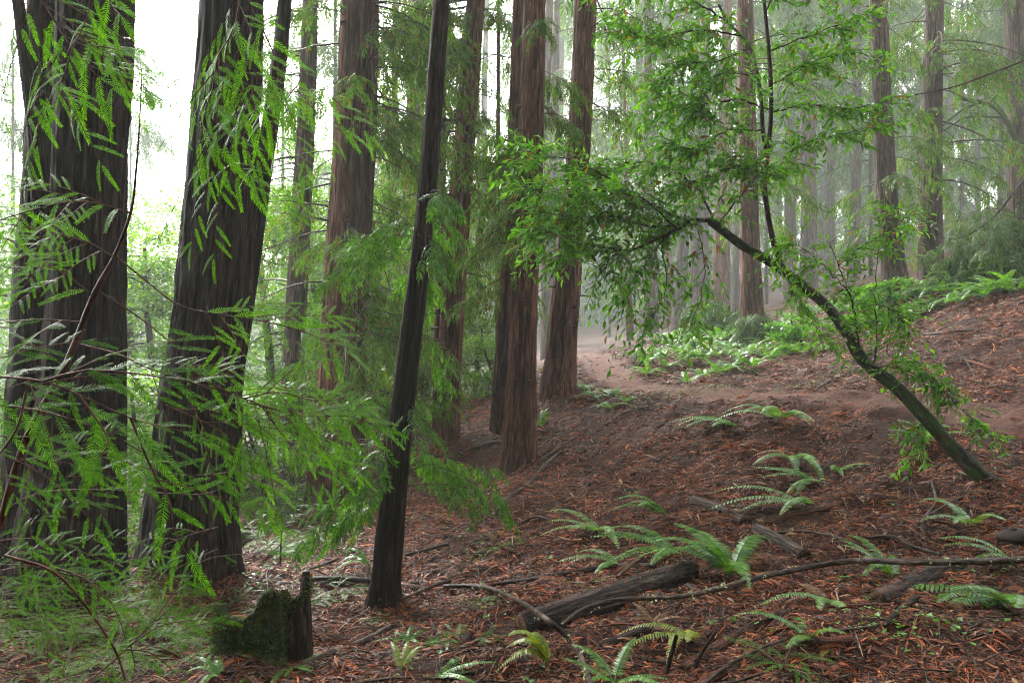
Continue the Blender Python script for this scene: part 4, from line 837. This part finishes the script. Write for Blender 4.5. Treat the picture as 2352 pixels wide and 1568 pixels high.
mb = MB(); shell(mb, -3.1, -.35, 82 * k_, [105*k_, 135*k_, 142*k_, 116*k_, 112*k_, 112*k_, 130*k_, 170*k_, 176*k_, 160*k_], b + np.array([-12 * k_, .14, 0]), flare=.22); mb.build('moss_slab', M['moss'], o, b)
# moss tufts on the slab give it a soft edge
V = np.array([q for q in mb.v[0]]); V = V[:len(V) // 2]; V = V[rng.integers(0, len(V), 5200)] + rng.normal(0, .006, (5200, 3)); lb = MB(); put(lb, diamond(.014, .006), V, rng.normal(0, 1, V.shape) + np.array([0, -.8, .3]), rng.uniform(.6, 1.3, len(V)), .8)
lb.build('moss', leaf_mat('moss_tufts', [(0, (.02, .03, .003)), (.6, (.055, .085, .006)), (1, (.12, .16, .012))], .15, .9), o, b, smooth=False)
mb = MB(); shell(mb, -2.7, .9, 36 * k_, [150*k_, 158*k_, 140*k_, 145*k_, 150*k_, 185*k_, 198*k_, 170*k_, 150*k_], b + np.array([84 * k_, .2, 0]), .04, flare=.25); mb.build('dark_slab', M['bark_near'], o, b); V2 = mb.v[0][:22 * 46].reshape(22, 46, 3); V2 = np.vstack([V2[-5:].reshape(-1, 3), V2[:, :14].reshape(-1, 3)]); V2 = V2[rng.integers(0, len(V2), 3000)] + rng.normal(0, .008, (3000, 3)); lb = MB(); put(lb, diamond(.014, .006), V2, rng.normal(0, 1, V2.shape), rng.uniform(.6, 1.3, len(V2)), .8); lb.build('moss', bpy.data.materials['moss_tufts'], o, b, smooth=False)

# ------------------------------------------------------------------ logs and fallen branches
LOGS = []
def log(label, pts, w0, w1, mat, name='fallen_log', lift=.32, seed=1, cutend=None, amp=.09, n=60, ridges=14):
    w = np.array([G(x, y) for x, y in pts]); r0 = w0 * w[0, 1] / F / 2; r1 = w1 * w[-1, 1] / F / 2; w[:, 2] += lift * (r0 + r1) / 2; p = catmull(w, n); rr = np.linspace(r0, r1, n) * (1 + .1 * (vn(np.linspace(0, 7, n), np.zeros(n), seed) - .5)); loc = w[0]; LOGS.append((p, rr))
    o = thing(name, loc, label, 'fallen log'); mb = MB(); tube(mb, p, rr, 40, 0, amp, ridges, seed, cap=False); mb.build('bark', M[mat], o, loc)
    T0 = norm(p[0] - p[1]); T1 = norm(p[-1] - p[-2])
    for e, T_, q, r in ((0, T0, p[0], r0), (1, T1, p[-1], r1)):
        m = MB(); tube(m, np.array([q - T_ * .05, q + T_ * .002, q + T_ * .004]), [r * .93, r * .93, r * .5], 26, 0, .05, 12, 5)
        m.build('cut_end', M['cut'], o, loc)
    return o
L1 = log('long dark wet log lying across the lower slope, sawn end showing', [(1200,1455),(1330,1412),(1450,1368),(1580,1322)], 72, 50, 'log_dark', seed=3)
log('short sawn log piece with a knot, propped on the thin cross branch', [(2015,1390),(2110,1345),(2195,1312)], 46, 54, 'log_dark', seed=5)
log('short weathered snag of the same broken trunk, upslope piece', [(1592,1160),(1640,1172),(1712,1206)], 24, 30, 'log_grey', seed=17, amp=.18, ridges=8)
log('pale weathered broken trunk piece sliding downslope behind the big fern', [(1738,1222),(1790,1250),(1848,1284)], 30, 34, 'log_grey', seed=7, amp=.12, ridges=9)
log('brown split limb lying on the bank above the pale broken piece', [(1740,1210),(1850,1182),(1990,1145)], 26, 12, 'log_brown', seed=8, amp=.12, ridges=9)
log('small dark log lying alone below the long log', [(1372,1490),(1430,1472),(1495,1452)], 20, 20, 'log_dark', seed=9)
log('red rotting branch behind two upright twigs', [(1570,1545),(1680,1475),(1785,1415)], 32, 24, 'log_red', seed=10)
log('long red rotting branch at the bottom edge', [(1600,1590),(1720,1525),(1830,1493),(1960,1478)], 34, 24, 'log_red', seed=11)
log('short dark stub poking out of the litter above the blue-green spray', [(1052,1488),(1075,1462),(1102,1440)], 18, 16, 'log_dark', seed=12)
B = [('lichened thin branch bending down past the sawn log end', [(1020,1345),(1110,1348),(1190,1378),(1260,1425),(1310,1475),(1345,1530),(1362,1585)], 10, 13, 'stick', 10),
 ('long lichened branch resting over the dark log toward the picture edge', [(1290,1435),(1340,1400),(1420,1378),(1530,1378),(1640,1355),(1760,1325),(1950,1292),(2130,1295),(2370,1292)], 9, 16, 'stick', 24),
 ('smooth dark pole running from the open litter behind the dark log', [(1075,1350),(1180,1335),(1300,1318),(1400,1303),(1510,1300)], 10, 15, 'log_dark', 0),
 ('straight dark pole between the mossy stump and the leaning redwood', [(690,1332),(770,1334),(860,1332)], 14, 13, 'log_dark', 0),
 ('grey-brown branch lying below the mossy stump', [(650,1540),(740,1505),(830,1475),(900,1440)], 11, 16, 'stick', 0),
 ('thin branch rising across the litter beside the leaning redwood foot', [(905,1385),(960,1360),(1030,1335)], 6, 10, 'stick', 0),
 ('dark branch arching at the bottom over the red rotting wood', [(1590,1590),(1680,1520),(1780,1475),(1900,1452),(2010,1440)], 8, 9, 'stick', 3),
 ('thin reddish branch crossing below the sawn log piece', [(1900,1395),(2010,1388),(2130,1392)], 7, 6, 'twig_red', 0),
 ('crooked fallen branch on the slope below the double redwood', [(1130,1185),(1165,1145),(1215,1110),(1255,1065),(1290,1040)], 11, 6, 'stick', 0),
 ('second crooked branch lying uphill of the first, below the double redwood', [(1205,1090),(1240,1060),(1300,1020),(1340,1000)], 6, 3, 'stick', 0),
 ('curved grey twig standing below the leaning bay trunk', [(2120,1240),(2118,1195),(2150,1150),(2140,1105)], 9, 5, 'stick', 0),
 ('thin twig bundle spreading from the bay tree foot', [(2270,1120),(2190,1150),(2120,1190)], 8, 4, 'stick', 0),
 ('slender branch under the brown split limb', [(1760,1225),(1850,1222),(1930,1235),(1990,1262)], 5, 6, 'stick', 2),
 ('twisting branch on litter beyond the sawn log piece', [(1990,1240),(2050,1235),(2090,1258),(2160,1275)], 7, 7, 'stick', 0),
 ('short pale stick behind the double redwood foot', [(1085,1030),(1125,1018),(1160,1016)], 9, 7, 'log_grey', 0),
 ('dark stick behind the sawn log end', [(1200,1395),(1250,1395),(1300,1400)], 8, 6, 'log_dark', 0),
 ('pale twig on the open litter beside the leaning redwood', [(930,1275),(980,1262),(1030,1250)], 6, 8, 'log_grey', 0),
 ('small curved twig on the open litter above the pale-tipped fern', [(1190,1205),(1230,1190),(1265,1196)], 5, 4, 'log_grey', 0),
 ('stick lying along the edge of the upper trail bank', [(1870,900),(1900,880),(1935,862)], 4, 5, 'stick', 0),
 ('long stick on the upper slope beyond the bay tree', [(2120,770),(2180,765),(2240,762)], 4, 5, 'stick', 0),
 ('thin dark twig on the bank under the trail crest', [(1390,975),(1425,955),(1480,940)], 5, 4, 'stick', 0),
 ('reddish stick before the small dark log', [(1370,1440),(1430,1432),(1490,1440)], 5, 5, 'twig_red', 0),
 ('dark limb dropping from the sawn log piece', [(2030,1440),(2060,1410),(2110,1372)], 10, 14, 'log_dark', 0),
 ('thin stick pointing at the picture edge on the flat litter', [(2130,1440),(2230,1430),(2340,1405)], 5, 4, 'stick', 0),
 ('branch on the dim slope behind the mossy stump', [(700,1310),(760,1290),(820,1262)], 8, 5, 'log_grey', 0),
 ('mossy-dark stick near the bottom of the picture', [(780,1580),(900,1556),(1010,1560),(1090,1545)], 7, 5, 'stick', 0)]
for k, (lab, pts, w0, w1, mt, li) in enumerate(B): stick(lab, pts, w0, w1, mt, lichen=li, seed=k * 3, lift=.8, dz={0: [.02, .02, .04, .2, .12, .03, .01], 1: [.14, .18, .21, .19, .12, .09, .08, .16, .07]}.get(k))
stick('orange splintered slab leaning on the far end of the dark log', [(1418,1345),(1445,1320),(1475,1298)], 9, 12, 'log_brown', lift=4)
stick('upright broken black twig behind the bottom edge', [(1530,1545),(1545,1490),(1552,1455)], 12, 9, 'log_dark', air=4.0)
stick('slanting broken black twig beside the upright one', [(1590,1550),(1612,1500),(1645,1450)], 10, 6, 'log_dark', air=4.0)
# long bare boughs hanging in the mist at right
for lab, pts, Y, w0, w1 in [('long bare bough drooping into the pale hollow from the picture edge', [(2380,380),(2330,440),(2280,500),(2210,545),(2140,545)], 18, 7, 2),
    ('very long thin bare twig crossing two redwoods high up', [(2400,120),(2300,160),(2190,200),(2090,222),(1990,260)], 12, 5, 2)]:
    w = np.array([P(x, y, Y) for x, y in pts]); loc = w[0]; p = catmull(w, 40); o = thing('bare_bough', loc, lab, 'branch'); mb = MB(); tube(mb, p, np.linspace(w0, w1, 40) * Y / F / 2, 6, 0, .05, 6, 2); mb.build('wood', M['twig'], o, loc); m2 = MB()
    for k in range(16):
        i = rng.integers(8, 39); d = norm(rng.normal(0, 1, 3) * np.array([1, .4, .4]) - UP * .5 - np.array([.5, 0, 0])); u = np.linspace(0, 1, 6)[:, None]; tube(m2, p[i] + rng.uniform(.2, .7) * (u * d - .3 * u**2 * UP), .004 * (1 - .7 * u[:, 0]), 3, 0, cap=False)
    m2.build('twigs', M['twig'], o, loc)

# stones
def stone(label, px, py, r, sq, sd):
    b = G(px, py); n1, n2 = 26, 18; th = np.linspace(0, 2 * PI, n1, endpoint=False); ph = np.linspace(-PI / 2, PI / 2, n2); TH, PH = np.meshgrid(th, ph)
    rr = 1 + .35 * (vn(TH / (2 * PI) * 5, PH * 1.4 + 9, sd, 5) - .5) + .12 * (vn(TH / (2 * PI) * 12, PH * 4, sd + 1, 12) - .5); V = np.stack([np.cos(TH) * np.cos(PH) * r * rr, np.sin(TH) * np.cos(PH) * r * .8 * rr, np.sin(PH) * r * sq * rr], -1) + b + UP * r * sq * .3
    i = np.arange(n2 - 1)[:, None] * n1; j = np.arange(n1)[None]; j1 = (j + 1) % n1; mb = MB(); mb.add(V, np.stack([i + j, i + j1, i + n1 + j1, i + n1 + j], -1).reshape(-1, 4)); tag(mb.build('stone', M['log_grey'], None, b), label, 'stone')
stone('flat grey stone half buried at the picture edge below the bay tree', 2335, 1240, .14, .45, 2)
stone('wet grey stone lying on the trail behind the leaning trunk', 2175, 928, .17, .2, 5)

# ------------------------------------------------------------------ litter, twigs and ground cover
def scatter(N, ymin, ymax, pw=1.0, xm=.72):
    y = ymin * (ymax / ymin)**rng.uniform(0, 1, N)**pw; x = rng.uniform(-1, 1, N) * (xm * y + 1.2); z = H(x, y); return np.stack([x, y, z], -1)
def slope_n(p, e=.06):
    dx = (H(p[:, 0] + e, p[:, 1]) - H(p[:, 0] - e, p[:, 1])) / (2 * e); dy = (H(p[:, 0], p[:, 1] + e) - H(p[:, 0], p[:, 1] - e)) / (2 * e); return norm(np.stack([-dx, -dy, np.ones(len(p))], -1))
def strip_t(l, w, bend, twist):
    v = []
    for i, t in enumerate((0, .33, .67, 1)):
        ww = w * (1 if 0 < i < 3 else .35); a = twist * t; z = bend * l * 4 * t * (1 - t)
        v += [[t * l - l / 2, math.cos(a) * ww / 2, z + math.sin(a) * ww / 2], [t * l - l / 2, -math.cos(a) * ww / 2, z - math.sin(a) * ww / 2]]
    return np.array(v), np.array([[0, 1, 3, 2], [2, 3, 5, 4], [4, 5, 7, 6]])
mb = MB(); NL = 700000; p = scatter(NL, 2.9, 27, .92)
keep = (trail_d(p[:, 0], p[:, 1]) > .5) | (rng.uniform(0, 1, NL) < .1); p = p[keep]; p = p[(vn(p[:, 0] * 2.2, p[:, 1] * 2.2, 41) * .6 + vn(p[:, 0] * 6, p[:, 1] * 6, 42) * .4) > rng.uniform(.12, .6, len(p))]; nn = slope_n(p); N = len(p)
az = rng.uniform(0, 2 * PI, N); d = np.stack([np.cos(az), np.sin(az) * .9, np.zeros(N)], -1); up = nn + rng.normal(0, .38, (N, 3)); X, Y_, Z = rots(d + rng.normal(0, .22, (N, 3)) - 0 * nn, up)
X = norm(X - nn * (X * nn).sum(-1, keepdims=True) * .8); Y_ = np.cross(Z, X); sc = rng.lognormal(-.12, .42, N) * (.58 + .075 * p[:, 1]); p = p + nn * (rng.uniform(0, .022, N) )[:, None]
tm_ = [strip_t(.055, .006, .12, .8), strip_t(.07, .0042, .08, .3), strip_t(.042, .009, .16, -.9), strip_t(.09, .003, .05, .2), strip_t(.05, .007, -.08, .5)]
kk = rng.integers(0, 5, N)
for lp, lr in LOGS:      # needles and flakes that have landed on the logs
    m = int(np.linalg.norm(lp[-1] - lp[0]) * 70 * min(1, lr[0] / .05)); i = rng.integers(2, len(lp) - 2, m); sdv = norm(np.cross(norm(lp[-1] - lp[0]), UP)); a_ = rng.normal(0, .45, m)
    q = lp[i] + (np.sin(a_)[:, None] * sdv + np.cos(a_)[:, None] * UP) * (lr[i] * 1.04)[:, None]; d_ = rng.normal(0, 1, (m, 3)) * np.array([1, 1, .1]); X2, Y2, Z2 = rots(d_, UP + rng.normal(0, .2, (m, 3))); s2 = rng.uniform(.5, 1, m)[:, None]; T_ = tm_[rng.integers(0, 5)]; mb.inst(T_[0], T_[1], q, X2 * s2, Y2 * s2, Z2 * s2)
for k in range(5):
    s = kk == k; q = sc[s][:, None]; mb.inst(tm_[k][0], tm_[k][1], p[s], X[s] * q, Y_[s] * q, Z[s] * q)
tag(mb.build('needle_litter', M['litter'], smooth=False), 'red-brown redwood needle litter covering the slope', None, None, 'stuff')
mb = MB(); p = scatter(60000, 7.5, 28, 1, .72); p = p[trail_d(p[:, 0], p[:, 1]) < 1.0]; N = len(p); az = rng.uniform(0, 6.28, N); X, Y_, Z = rots(np.stack([np.cos(az), np.sin(az), 0 * az], -1), UP + rng.normal(0, .15, (N, 3))); q = rng.uniform(.4, .8, N)[:, None]
mb.inst(tm_[0][0], tm_[0][1], p + UP * .004, X * q, Y_ * q, Z * q); tag(mb.build('trail_litter', M['litter_trail'], smooth=False), 'trodden litter crumbs on the trail', None, None, 'stuff')
mb = MB(); p = scatter(2300, 3.0, 22, .9); nn = slope_n(p)
for k in range(len(p)):
    if trail_d(p[k:k + 1, 0], p[k:k + 1, 1])[0] < .8: continue
    az = rng.uniform(0, PI); L = .1 + .75 * rng.uniform(0, 1)**2; d = np.array([math.cos(az), math.sin(az), 0]); t = np.linspace(-.5, .5, 6)[:, None]; q = p[k] + d * L * t + np.array([-d[1], d[0], 0]) * (rng.normal(0, .08) * L * (4 * t**2)); q[:, 2] = H(q[:, 0], q[:, 1]) + .012 + rng.uniform(0, .03) * (1 - 4 * t[:, 0]**2) + rng.normal(0, .006, 6)
    tube(mb, q, rng.uniform(.0022, .0065) * np.linspace(1, .5, 6), 5, 0, cap=False)
tag(mb.build('twig_litter', M['stick']), 'small fallen twigs scattered through the litter', None, None, 'stuff')
# seedlings: clusters of little round leaves
mb = MB(); LC = diamond(.03, .024)
for (px, py, n, s) in [(2050,1450,40,.3),(2230,1400,30,.3),(2180,1450,30,.25),(1930,1400,10,.15),(2060,1160,16,.3),(1940,860,60,.5),(2040,850,40,.5),(1830,890,40,.4),(1270,1290,8,.2),(970,1200,14,.3),(1450,1140,12,.1),(1100,1290,12,.2),(2300,1080,20,.3),(1420,925,40,.5),(1500,925,20,.4),
                       (1350,890,60,.5),(1000,1560,14,.2),(1650,1440,16,.2),(1220,1560,8,.1),(2080,1480,20,.2),(1560,905,60,.6),(1640,895,60,.5),(720,1230,50,.5),(800,1240,30,.4),(600,1330,40,.4),(680,1290,40,.5),(1960,1340,18,.3),(1730,1440,14,.2),(2260,1330,16,.3),(1130,1420,10,.15),(1060,1240,10,.2)]:
    c = G(px, py); q = c + rng.normal(0, s * .5, (n, 3)) * np.array([1.3, .7, 0]); q = drop(q, rng.uniform(.01, .06, n)); put(mb, LC, q, rng.normal(0, 1, (n, 3)) * np.array([1, 1, .2]), rng.uniform(.6, 1.4, n) * (1 + c[1] * .03), .3)
tag(mb.build('ground_cover', M['sprout'], smooth=False), 'tiny bright seedlings and clover dotted over the litter', None, None, 'stuff')

# ------------------------------------------------------------------ haze
hx = MB(); x0, x1, y0, y1, z0, z1 = -170, 172, -160, 172, -22, 96
v = np.array([[x, y, z] for z in (z0, z1) for y in (y0, y1) for x in (x0, x1)], float); hx.add(v, [[0, 2, 3, 1], [4, 5, 7, 6], [0, 1, 5, 4], [2, 6, 7, 3], [0, 4, 6, 2], [1, 3, 7, 5]])
m = bpy.data.materials.new('haze'); m.use_nodes = True; nt = m.node_tree; nt.nodes.remove(nt.nodes['Principled BSDF']); pv = nt.nodes.new('ShaderNodeVolumePrincipled')
pv.inputs['Color'].default_value = (.93, 1.0, .95, 1); pv.inputs['Density'].default_value = .0023; pv.inputs['Anisotropy'].default_value = .3
nt.links.new(pv.outputs[0], nt.nodes['Material Output'].inputs['Volume'])
tag(hx.build('haze', m, smooth=False), 'pale mist filling the forest', None, None, 'stuff')
